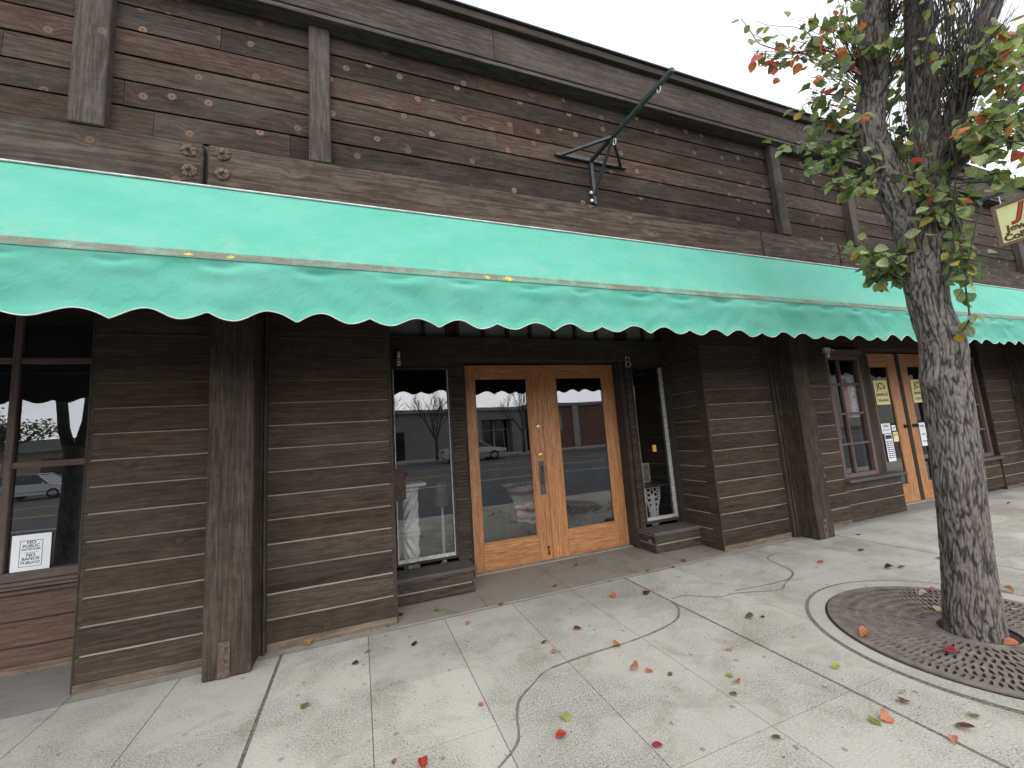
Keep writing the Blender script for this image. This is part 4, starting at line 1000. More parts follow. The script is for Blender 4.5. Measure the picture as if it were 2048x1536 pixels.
sheet('shop_notice', 8.0, 8.35, 1.44, 1.80, YY, 'yellow_paper', 'pale yellow shop name card inside the right oak door, half behind the tree', 'sign', [("JC's", .13, .75, 'ink_dark'), ('Jewelry &', .07, .42, 'ink_dark'), ('Collectibles', .055, .18, 'ink_dark')])
sheet('door_notice', 7.075, 7.29, 1.02, 1.165, YY, 'paper', 'white printed notice above the hours list in the far oak door', 'notice', [('OPEN', .05, .72, 'blue_ink'), ('PLEASE KNOCK', .022, .35, 'blue_ink')])
t = sheet('hours_list', 7.115, 7.29, 0.62, 1.01, YY, 'paper', 'tall white opening hours list with blue heading in the far oak door', 'notice')
mb = MB(); mb.box(-.075, .075, -.0016, -.001, .125, .18)
for q in range(9):
    zz = .09 - q * .029
    mb.box(-.07, -.012, -.0016, -.001, zz - .008, zz + .006); mb.box(.0, .03, -.0016, -.001, zz - .008, zz + .006); mb.box(.038, .07, -.0016, -.001, zz - .008, zz + .006)
mb.build('printed_lines', M['blue_ink'], t)
sheet('door_notice', 7.32, 7.415, 1.05, 1.13, YY, 'paper', 'tiny white card beside the knob edge of the far oak door', 'notice', [('PULL', .03, .5, 'ink')])
sheet('door_notice', 7.32, 7.44, 0.89, 1.03, YY, 'yellow_paper', 'small yellow note below the tiny white card in the far oak door', 'notice', [('NOTE', .035, .7, 'ink')])
sheet('door_notice', 8.0, 8.16, 0.78, 1.13, YY, 'paper', 'white strip of notices in the right oak door beside the tree', 'notice', [('OPEN', .045, .85, 'ink'), ('CALL', .04, .5, 'ink'), ('THANKS', .03, .2, 'ink')])
# banner with a flag hung inside the small-paned window
t = empty('flag_banner', (6.19, W2Y + .02, 1.53), 'grey banner with a flag and the years 1776-2026 inside the small paned window', 'banner')
mb = MB(); mb.box(-.17, .17, 0, .003, -.24, .33); mb.build('banner_cloth', plain('grey_banner_cloth', (0.42, 0.41, 0.39), .9), t)
mb = MB(); mb.box(-.13, -.02, -.003, -.001, .12, .28); mb.build('flag_canton', M['blue_ink'], t)
for q in range(5):
    mb = MB(); mb.box(-.135 + q * .024, -.123 + q * .024, -.003, -.001, -.24, .12); mb.build('flag_stripe', M['sign_red'], t)
text('lettering', '1776-2026', .105, M['paper'], (.06, -.002, .04), 'down', t, ext=.0005, off=.002)
mb = MB(); mb.box(-.3, .62, .25, .27, -.9, .62); 
for xx in (-.3, .1): pass
t2 = empty('display_board', (5.93, W2Y + .30, 1.1), 'pale display board standing inside the small paned window', 'display board')
mb = MB(); mb.box(-.2, .45, 0, .02, -.1, .85, ch=.003); mb.build('board', M['stucco_dim'], t2); mb = MB(); mb.box(-.15, -.11, .02, .06, -1.04, .5); mb.box(.33, .37, .02, .06, -1.04, .5); mb.each('leg', M['dark_wood'], t2)

mbx = empty('wall_mailbox', (0.30, PAN - .02, 0.90), 'small brown metal mailbox fixed to the wall corner left of the shop window', 'mailbox')
def mbox():
    mb = MB()
    prof = [(0, 0), (.088, .015), (.095, .215), (0, .262)]      # depth in +x, height
    mb.prism(prof, lambda a, b, t: (-.052 + a, .005 + t * .09, b), 0, .3)
    mb.build('box_body', M['mailbox'], mbx, recalc=True)
    mb = MB(); mb.prism([(0, .266), (.1, .218), (.104, .196), (.1, .222), (0, .271)], lambda a, b, t: (-.052 + a, .0 + t * .12, b), 0, .3); mb.build('lid', M['mailbox'], mbx, recalc=True)
mbox()
br = empty('door_hook', (0.365, REC - .03, 2.17), 'white metal bracket on the dark header above the left shop window', 'bracket')
mb = MB(); mb.box(-.016, .016, -.012, .004, -.075, -.01, ch=.003); mb.box(-.013, .013, -.03, -.004, .0, .06, ch=.004); mb.build('bracket_plate', M['white_wall'], br)
mb = MB()
for zz in (-.055, -.025): mb.lathe([(0, .004), (.008, .004), (.008, 0)], (0, -.012, zz), 'Y', 10)
mb.tube([(-.02, -.01, -.01), (-.035, -.03, .0), (-.03, -.04, .03)], .003, 6); mb.each('screw', M['black'], br)
c2 = empty('window_bracket', (5.665, W2Y - .10, 2.16), 'small white bracket at the top corner of the small paned window', 'bracket')
mb = MB(); mb.box(-.05, .05, -.02, .02, -.015, .05, ch=.005); mb.box(-.03, .01, -.03, .0, -.08, -.017, ch=.004); mb.tube([(.04, -.02, .03), (.09, -.05, .0)], .006, 6); mb.build('bracket_plate', M['white_wall'], c2)
hk = empty('iron_hook', (3.07, REC - .03, 2.0), 'black curled iron hook beside the letter B over the door jamb', 'hook')
mb = MB(); mb.box(-.014, .014, -.004, .006, -.04, .06, ch=.002); mb.tube([(0, 0, .03), (.02, -.05, .05), (.05, -.08, .03), (.05, -.08, -.01), (.03, -.06, -.03)], .007, 8); mb.tube([(0, 0, -.02), (.03, -.04, -.03), (.07, -.05, -.06)], .006, 8); mb.build('hook_iron', M['black'], hk)

# ------------------------------------------------------------------ goods inside the shop
FL = 0.06
ped = empty('display_column', (0.455, 4.22, FL), 'white plaster twisted column pedestal inside the left shop window', 'pedestal')
mb = MB()
NS = 46
for seg, (z0, z1, tw) in enumerate(((.02, .40, 1), (.47, .82, -1))):
    rows = []
    for i in range(NS + 1):
        z = z0 + (z1 - z0) * i / NS
        rows.append([((.068 + .008 * math.cos(6 * (a + tw * z * 9))) * math.cos(a), (.068 + .008 * math.cos(6 * (a + tw * z * 9))) * math.sin(a), z) for a in [2 * math.pi * k / 48 for k in range(48)]])
    for i in range(NS):
        for k in range(48): k2 = (k + 1) % 48; mb.face([rows[i][k], rows[i][k2], rows[i + 1][k2], rows[i + 1][k]])
mb.build('shaft', M['plaster'], ped)
mb = MB(); mb.lathe([(.070, .395), (.084, .40), (.088, .42), (.078, .435), (.088, .45), (.084, .47), (.070, .475)], n=32); mb.lathe([(.0, 0), (.10, 0), (.10, .02), (.07, .03)], n=32); mb.build('collar', M['plaster'], ped)
mb = MB(); mb.lathe([(.070, .815), (.085, .83), (.095, .86), (.125, .875)], n=32); mb.box(-.14, .14, -.14, .14, .875, .905, ch=.005); mb.build('capital', M['plaster'], ped)
ls = empty('candle_stand', (0.80, 4.40, FL), 'slim white turned lamp stand at the right of the left shop window', 'lamp stand')
mb = MB(); mb.lathe([(0, 0), (.075, 0), (.07, .03), (.03, .05), (.022, .09), (.028, .12), (.016, .16), (.02, .3), (.013, .5), (.012, .62), (.02, .63), (.0, .64)], n=20); mb.build('turned_stem', M['white_iron'], ls, smooth=True)
mb = MB(); mb.lathe([(.075, .62), (.055, .86), (.05, .86)], n=20); mb.build('lamp_shade', plain('tan_lamp_shade', (0.20, 0.14, 0.08), .9), ls)
ch_ = empty('draped_chair', (1.98, 4.92, FL), 'chair draped with a red and white woven blanket behind the left oak door', 'chair')
mb = MB()
for sx in (-.2, .2):
    for sy in (-.18, .2): mb.box(sx - .018, sx + .018, sy - .018, sy + .018, 0, .42 if sy < 0 else .60, grain=2)
mb.each('leg', M['carved'], ch_)
mb = MB(); mb.box(-.22, .22, -.2, .22, .42, .455, ch=.006); mb.build('seat', M['carved'], ch_)
def blanket():
    t = NT('woven_blanket'); uv = t.n('UVMap').outputs[0]; sp = t.n('SeparateXYZ', {0: uv}); u = sp.outputs[0]; v = sp.outputs[1]
    st = t.math('GREATER_THAN', t.math('FRACT', t.math('ADD', t.math('MULTIPLY', u, 5.2), t.math('MULTIPLY', t.math('FRACT', t.math('MULTIPLY', v, 22.0)), .25))), 0.58)
    c = t.mix(st, V4((0.60, 0.57, 0.52)), V4((0.26, 0.05, 0.04))); return t.out(c, .95)
mb = MB(); nb = 24
def bl(i, j):
    s = i / nb; w = -.26 + .52 * j / 12
    if s < .45: y, z = .24 - .46 * s / .45, .68 - .16 * (s / .45) ** 1.5
    else: q = (s - .45) / .55; y, z = -.22 - .06 * q, .52 - .36 * q * (0.6 + 0.4 * j / 12)
    return (w + .02 * noise.noise(Vector((s * 4, j * .4, 0))), y + .02 * noise.noise(Vector((s * 5, j * .7, 3))), z + .025 * noise.noise(Vector((s * 5, j * .6, 9))))
for i in range(nb):
    for j in range(12): mb.face([bl(i, j), bl(i, j + 1), bl(i + 1, j + 1), bl(i + 1, j)], uv=[(i / nb, j / 12), (i / nb, (j + 1) / 12), ((i + 1) / nb, (j + 1) / 12), ((i + 1) / nb, j / 12)])
mb.build('blanket', blanket(), ch_, smooth=True)
cv = empty('carved_table', (2.72, 4.85, FL), 'dark carved wooden table with scrollwork behind the right oak door', 'table')
mb = MB(); mb.lathe([(0, .36), (.36, .36), (.38, .385), (.36, .41), (0, .412)], n=32); mb.build('tabletop', M['carved'], cv)
mb = MB(); mb.lathe([(.22, 0), (.24, .03), (.12, .06), (.09, .16), (.13, .22), (.1, .30), (.2, .358)], n=24); mb.build('pedestal', M['carved'], cv, smooth=True)
mb = MB()
for k in range(10):
    a0 = k * math.pi / 5
    pts = [((.37 + .03 * math.cos(b)) * math.cos(a0 + .12 * math.sin(b)), (.37 + .03 * math.cos(b)) * math.sin(a0 + .12 * math.sin(b)), .30 + .045 * math.sin(b) + .0 * b) for b in [q * math.pi / 8 for q in range(17)]]
    mb.tube(pts, .012, 6)
mb.each('scrollwork', M['carved'], cv, smooth=True)
it = empty('iron_table', (3.36, 4.24, FL), 'white openwork cast iron table leg with dark top inside the right shop window', 'table')
mb = MB()
def legsheet():
    # openwork: outline strips with scroll bars between
    L = [(-.115, .56), (-.105, .42), (-.05, .30), (-.03, 0)]; Rr = [(.115, .56), (.105, .42), (.06, .30), (.035, 0)]
    mb.tube([(a, 0, b) for a, b in L], .013, 6); mb.tube([(a, 0, b) for a, b in Rr], .013, 6); mb.tube([(-.115, 0, .555), (.115, 0, .555)], .016, 6)
    for k in range(9):
        z = .53 - k * .06; w = .10 - max(0, k - 2) * .012
        for s in (-1, 1): mb.tube([(s * w * .5 + .036 * math.cos(b) * (w / .1), 0, z - .01 + .026 * math.sin(b)) for b in [q * math.pi / 6 for q in range(13)]], .009, 6)
    mb.box(-.03, .03, -.006, .006, .0, .46)
legsheet(); mb.build('leg', M['white_iron'], it, smooth=False)
mb = MB(); mb.box(-.22, .20, -.16, .20, .575, .60, ch=.006); mb.build('tabletop', M['carved'], it)
pf = empty('picture_frame', (3.30, 4.28, FL + .69), 'small pale framed picture standing on the white iron table', 'picture frame')
mb = MB()
for a in ((-.10, -.075, -.085, .155), (.075, .10, -.085, .155), (-.074, .074, -.085, -.06), (-.074, .074, .13, .155)): mb.box(a[0], a[1], 0, .02, a[2], a[3], ch=.004)
mb.build('frame', M['white_paint'], pf); mb = MB(); mb.box(-.075, .075, .006, .014, -.06, .13); mb.build('picture', plain('faded_print', (0.30, 0.29, 0.17), .8, 0, .6, 40), pf)

# ------------------------------------------------------------------ street tree
NV = Vector((0.917, 0.398, 0))
def tp(px, py, d=0.0):
    """point seen at pixel (px, py) on the upright plane through the trunk, moved d metres along the view"""
    P = Vector((3.40, 1.46, 0)) + NV * d
    r = ray(px, py); t = (P - CPOS).dot(NV) / r.dot(NV)
    return CPOS + r * t
LEAF_OUT = [(0, .0), (.10, .22), (.28, .42), (.48, .46), (.68, .36), (.86, .17), (1.0, 0.0)]
def leaf_geo(size, curl, fold_, wscale=1.0):
    """verts (rows of left, mid, right) of an ovate leaf, base at the origin, tip along +x"""
    rows = []
    for t, w in LEAF_OUT:
        x = t * size; zc = -curl * size * t * t + .06 * size * math.sin(t * 9) * .3
        ww = w * size * wscale
        rows.append([(x, -ww, zc + fold_ * ww), (x, 0, zc), (x, ww, zc + fold_ * ww)])
    return rows
class Leaves:
    def __init__(s): s.v = []; s.f = []; s.c = []; s.uv = []
    def add(s, pos, dirv, up, size, col, curl=.25, fold_=.35, ws=1.0):
        x = Vector(dirv).normalized(); y = Vector(up).cross(x)
        if y.length < 1e-4: y = Vector((0, 1, 0))
        y.normalize(); z = x.cross(y)
        b = len(s.v)
        rows = leaf_geo(size, curl, fold_, ws)
        for r in rows:
            for p in r: s.v.append(tuple(Vector(pos) + x * p[0] + y * p[1] + z * p[2]))
        for i in range(len(rows) - 1):
            for k in (0, 1):
                s.f.append((b + i * 3 + k, b + i * 3 + 3 + k, b + i * 3 + 4 + k, b + i * 3 + k + 1)); s.c.append(col)
                s.uv.append([(rows[q][kk][0] / size, (kk - 1) * 0.4) for q, kk in ((i, k), (i + 1, k), (i + 1, k + 1), (i, k + 1))])
    def build(s, name, mat, parent=None):
        me = bpy.data.meshes.new(name); me.from_pydata(s.v, [], s.f); me.materials.append(mat)
        a = me.attributes.new('lcol', 'FLOAT_COLOR', 'FACE')
        a.data.foreach_set('color', [q for c in s.c for q in (*c, 1.0)])
        ul = me.uv_layers.new(name='UVMap'); ul.data.foreach_set('uv', [q for u in s.uv for p in u for q in p])
        me.polygons.foreach_set('use_smooth', [True] * len(me.polygons)); me.update()
        return link(bpy.data.objects.new(name, me), parent)
def smooth_path(P, n):
    out = []
    for i in range(len(P) - 1):
        p0 = P[max(i - 1, 0)]; p1 = P[i]; p2 = P[i + 1]; p3 = P[min(i + 2, len(P) - 1)]
        for k in range(n):
            t = k / n
            out.append(tuple(0.5 * ((2 * p1[q]) + (p2[q] - p0[q]) * t + (2 * p0[q] - 5 * p1[q] + 4 * p2[q] - p3[q]) * t * t + (3 * p1[q] - p0[q] - 3 * p2[q] + p3[q]) * t ** 3) for q in range(4)))
    out.append(tuple(P[-1])); return out
def bark_tube(name, path, parent, nseg, nrad, amp, seed=0.0, bumps=()):
    """path = list of (x, y, z, radius); surface carved with upright furrows"""
    Q = smooth_path(path, nseg)
    vs, fs, fur, uvs = [], [], [], []
    L = 0; ref = Vector((1, 0, 0))
    for i, q in enumerate(Q):
        p = Vector(q[:3]); t = (Vector(Q[min(i + 1, len(Q) - 1)][:3]) - Vector(Q[max(i - 1, 0)][:3])).normalized()
        if i: L += (p - Vector(Q[i - 1][:3])).length
        ref = (ref - t * ref.dot(t)).normalized(); s2 = t.cross(ref)
        for k in range(nrad):
            a = 2 * math.pi * k / nrad; d = ref * math.cos(a) + s2 * math.sin(a)
            c = Vector((math.cos(a), math.sin(a), 0)) * q[3] 
            w = Vector((c.x * 54, c.y * 54, L * 8.0 + seed))
            wob = noise.noise(Vector((c.x * 9, c.y * 9, L * 5 + seed))) 
            w += Vector((wob * .8, wob * .6, wob * .6))
            n1 = 1 - abs(noise.noise(w)) * 2.0               # ridged: 1 on the ridge line
            n2 = 1 - abs(noise.noise(w * 1.9 + Vector((7, 3, 1)))) * 2.0
            n3 = noise.noise(Vector((c.x * 70, c.y * 70, L * 34 + seed)))
            crack = max(0.0, n1 - .50) / .50
            crack2 = max(0.0, n2 - .55) / .45
            h = 1 - .85 * crack - .5 * crack2 + .38 * n3
            big = noise.noise(Vector((c.x * 5, c.y * 5, L * 1.6 + seed + 20)))
            rr = q[3] * (1 + .045 * big) + amp * (h - .6)
            for (bz, ba, bs, bw) in bumps:
                dd = ((L - bz) / bw) ** 2 + (((a - ba + math.pi) % (2 * math.pi) - math.pi) * q[3] / bw) ** 2
                rr += bs * math.exp(-dd)
            vs.append(tuple(p + d * rr)); fur.append(min(1, max(0, h)))
    for i in range(len(Q) - 1):
        for k in range(nrad):
            k2 = (k + 1) % nrad; fs.append((i * nrad + k, i * nrad + k2, (i + 1) * nrad + k2, (i + 1) * nrad + k))
    me = bpy.data.meshes.new(name); me.from_pydata(vs, [], fs); me.materials.append(M['bark'])
    at_ = me.attributes.new('furrow', 'FLOAT', 'POINT'); at_.data.foreach_set('value', fur)
    ul = me.uv_layers.new(name='UVMap')
    me.polygons.foreach_set('use_smooth', [True] * len(me.polygons)); me.update()
    return link(bpy.data.objects.new(name, me), parent)
def T(px, py, r, d=0.0): p = tp(px, py, d); return (p.x, p.y, p.z, r)
tree = empty('street_tree', (0, 0, 0), 'rough barked street tree with sparse green and red leaves standing in the iron grate', 'tree')
b0 = tp(1951, 1290)
trunk_path = [(b0.x + .005, b0.y, -.05, .150), T(1951, 1290, .135), T(1932, 1100, .112), T(1910, 900, .113), T(1889, 760, .108), T(1884, 690, .108), T(1860, 620, .098), T(1850, 560, .104), T(1846, 500, .112), T(1842, 455, .112), T(1838, 420, .095)]
bark_tube('trunk', trunk_path, tree, 70, 180, .0058, 0.0, bumps=((1.66, R(-35), .03, .07), (1.60, R(150), .012, .08), (1.05, R(-30), .012, .09)))
bark_tube('limb', [T(1835, 500, .080), T(1812, 440, .084), T(1790, 390, .080), T(1768, 340, .078), T(1746, 295, .088), T(1737, 250, .090), T(1742, 205, .080), T(1746, 150, .080), T(1746, 60, .082), T(1744, -60, .078), T(1738, -260, .06), T(1725, -520, .035)], tree, 26, 80, .0075, 11.0, bumps=((.62, R(180), .02, .07), (.75, R(20), .016, .06)))
bark_tube('limb', [T(1862, 505, .07, .06), T(1872, 440, .075, .06), T(1864, 370, .076, .06), T(1854, 300, .078, .06), T(1848, 230, .076, .07), T(1842, 150, .076, .08), T(1838, 60, .074, .09), T(1836, -80, .07, .1), T(1830, -330, .04, .1)], tree, 20, 72, .007, 23.0)
bark_tube('limb', [T(1872, 400, .045, .08), T(1890, 330, .052, .10), T(1900, 262, .054, .12), T(1918, 190, .054, .15), T(1946, 110, .056, .18), T(1972, 40, .055, .2), T(2000, -40, .05, .22), T(2060, -220, .035, .3)], tree, 18, 56, .006, 31.0)
bark_tube('limb', [T(1880, 380, .03, .1), T(1925, 315, .036, .15), T(1965, 265, .030, .2), T(2020, 205, .026, .28), T(2090, 130, .02, .35), T(2200, 20, .012, .45)], tree, 12, 36, .003, 41.0)
# twigs and leaves
tw = MB(); lv = Leaves(); rnd = random.Random(21)
GREENS = [(0.23, 0.30, 0.12), (0.17, 0.245, 0.10), (0.28, 0.34, 0.15), (0.13, 0.20, 0.09), (0.32, 0.36, 0.17), (0.09, 0.14, 0.075)]
REDS = [(0.62, 0.12, 0.075), (0.55, 0.17, 0.06), (0.60, 0.09, 0.09), (0.66, 0.24, 0.10)]
YEL = [(0.50, 0.36, 0.05), (0.42, 0.36, 0.08)]
def leafcol(red, yel=.03, dark=0):
    q = rnd.random()
    if q < red: return rnd.choice(REDS)
    if q < red + yel: return rnd.choice(YEL)
    c = rnd.choice(GREENS); k = rnd.uniform(.8, 1.25) * (1 - dark * .5)
    return tuple(x * k for x in c)
def twig(a, b, r0, r1, wob=.06, n=9, sag=0.0):
    pts = []; s = rnd.random() * 50
    d = (b - a)
    for i in range(n + 1):
        t = i / n; p = a + d * t
        e = math.sin(math.pi * t) * wob * d.length
        p = p + Vector((noise.noise(Vector((t * 2.2, s, 0))), noise.noise(Vector((t * 2.2, s, 9))), noise.noise(Vector((t * 2.2, s, 17))))) * e * 1.6 + Vector((0, 0, -sag * math.sin(math.pi * t)))
        pts.append(p)
    tw.tube(pts, [r0 + (r1 - r0) * i / n for i in range(n + 1)], 5, cap=False)
    return pts
def put_leaf(p, tdir, red, yel, size=None, hang=.55):
    size = size or rnd.uniform(.045, .080)
    d = (tdir * .5 + Vector((rnd.gauss(0, .6), rnd.gauss(0, .6), rnd.gauss(-hang, .45)))).normalized()
    up = Vector((rnd.gauss(0, .6), rnd.gauss(-.3, .6), rnd.gauss(.6, .5)))
    st = d * rnd.uniform(.012, .03)
    tw.tube([p, p + st * .5 + Vector((0, 0, .003)), p + st], .0010, 3, cap=False)
    lv.add(p + st, d, up, size, leafcol(red, yel), rnd.uniform(-.1, .45), rnd.uniform(.1, .6), rnd.uniform(.85, 1.1))
def spray(cx, cy, rx, ry, ntw, nl, d0, d1, anchor, red=0.0, yel=.02, ad=0.0, size=None, hang=.55, r0=.0038):
    A = tp(*anchor, ad)
    for _ in range(int(ntw * 1.8 + .5)):
        while True:
            x, y = rnd.uniform(-1, 1), rnd.uniform(-1, 1)
            if x * x + y * y <= 1: break
        B = tp(cx + x * rx, cy + y * ry, rnd.uniform(d0, d1))
        pts = twig(A + Vector((rnd.gauss(0, .015), rnd.gauss(0, .015), rnd.gauss(0, .03))), B, r0, .0013)
        n = len(pts) - 1
        # side spurs
        for q in range(rnd.randint(1, 2)):
            i = rnd.randint(n // 2, n - 1); e = pts[i] + Vector((rnd.gauss(0, .07), rnd.gauss(0, .07), rnd.gauss(.03, .06)))
            sp_ = twig(pts[i], e, .0018, .0009, .08, 4)
            for _k in range(max(1, nl // 4)):
                put_leaf(sp_[-1 - rnd.randint(0, 2)], (e - pts[i]).normalized(), red, yel, size, hang)
        for k in range(nl):
            i = int(n * (.45 + .55 * rnd.random() ** .7)); i = min(i, n)
            put_leaf(pts[i], (B - A).normalized(), red, yel, size, hang)
for z in [
    (1560, 85, 85, 55, 4, 4, -.35, .1, (1722, 150), .22), (1510, 125, 40, 35, 3, 3, -.3, 0, (1610, 108), .45),
    (1650, 45, 70, 55, 6, 4, -.4, .2, (1722, 130), .22), (1640, 215, 80, 55, 7, 5, -.35, .1, (1716, 215), .04),
    (1600, 310, 50, 38, 3, 5, -.3, .0, (1714, 285), .0), (1680, 300, 40, 30, 3, 5, -.3, .0, (1725, 300), .0),
    (1700, 362, 45, 28, 4, 6, -.25, .0, (1762, 385), .06), (1752, 525, 46, 42, 6, 8, -.25, .0, (1800, 556), .0, .02),
    (1785, 98, 60, 18, 3, 6, -.35, -.15, (1720, 100), .0), (1850, 330, 35, 70, 4, 4, -.3, -.12, (1850, 400), .08),
    (1870, 415, 36, 22, 3, 4, -.25, -.1, (1850, 430), .02), (1914, 445, 26, 75, 4, 6, -.2, .1, (1893, 385), .05, .08),
    (1928, 552, 24, 32, 4, 7, -.15, .1, (1900, 420), .0, .10), (1990, 245, 62, 80, 11, 7, -.4, .5, (1905, 320), .08),
    (2005, 110, 55, 100, 12, 7, -.4, .5, (1935, 160), .14), (2020, 352, 36, 22, 4, 5, .0, .5, (1900, 365), .0),
    (2150, 180, 130, 190, 14, 7, -.4, .6, (1960, 270), .08), (1800, -220, 330, 200, 34, 6, -.7, .7, (1780, 40), .12), (1640, 140, 60, 40, 3, 4, -.45, -.2, (1715, 180), .25)]:
    spray(*z)
for z in [(1795, 190, 45, 110, 7, 5, .15, .55, (1800, 420), .02), (1795, 60, 55, 70, 7, 5, .15, .6, (1770, 180), .08), (1880, 180, 50, 110, 6, 5, .2, .7, (1895, 330), .04), (1690, 60, 50, 60, 5, 4, .1, .5, (1725, 200), .1), (1900, 40, 60, 60, 6, 5, -.1, .5, (1870, 200), .06)]: spray(*z)
spray(1900, -480, 420, 200, 30, 6, -.9, .9, (1830, -200), .15)
for _ in range(200):                                            # bare shoots crowding the crotch
    bx = rnd.choice([(1750, rnd.uniform(20, 300)), (1850, rnd.uniform(0, 330)), (1905, rnd.uniform(60, 330)), (1930, rnd.uniform(100, 280))])
    a = tp(bx[0] + rnd.uniform(-12, 12), bx[1], rnd.uniform(-.08, .12))
    b = tp(bx[0] + rnd.uniform(-90, 120), bx[1] - rnd.uniform(90, 330), rnd.uniform(-.35, .4))
    twig(a, b, rnd.uniform(.003, .006), .0012, .05, 8)
# long hanging shoot on the right of the trunk and a few named ones on the left
def shoot(pxs, d=-.12, r0=.006, r1=.0022, leaves=0, red=0):
    P = [tp(x, y, d) for x, y in pxs]; Q = smooth_path([(*p, 0) for p in P], 5)
    tw.tube([q[:3] for q in Q], [r0 + (r1 - r0) * i / (len(Q) - 1) for i in range(len(Q))], 6, cap=False)
    for k in range(leaves):
        i = rnd.randint(len(Q) // 3, len(Q) - 2); put_leaf(Vector(Q[i][:3]), (Vector(Q[i + 1][:3]) - Vector(Q[i][:3])).normalized(), red, .05)
shoot([(1962, 412), (1948, 470), (1938, 520), (1931, 568), (1936, 605), (1938, 640), (1922, 664)], -.14, .004, .0045, 14)
shoot([(1912, 340), (1908, 420), (1906, 480), (1902, 530), (1896, 560)], -.14, .004, .0035, 10)
shoot([(1724, 152), (1690, 122), (1647, 100), (1586, 105), (1559, 100), (1533, 93), (1515, 84), (1500, 61), (1482, 37)], -.15, .008, .0018, 7, .2)
shoot([(1690, 122), (1625, 103), (1603, 116), (1570, 126), (1530, 123)], -.16, .005, .0015, 5, .4)
shoot([(1712, 205), (1680, 190), (1642, 192), (1600, 215)], -.12, .006, .0016, 6)
shoot([(1720, 281), (1680, 283), (1619, 281), (1580, 285)], -.14, .005, .0015, 9)
shoot([(1725, 297), (1670, 305), (1640, 322), (1605, 334)], -.16, .005, .0015, 9)
shoot([(1806, 560), (1775, 540), (1740, 505), (1712, 482)], -.14, .006, .0018, 12)
shoot([(1862, 130), (1858, 180), (1846, 225), (1828, 262)], -.25, .005, .003, 3)
tw.build('twigs', M['twig'], tree, smooth=True)
lv.build('leaves', M['leaf'], tree)

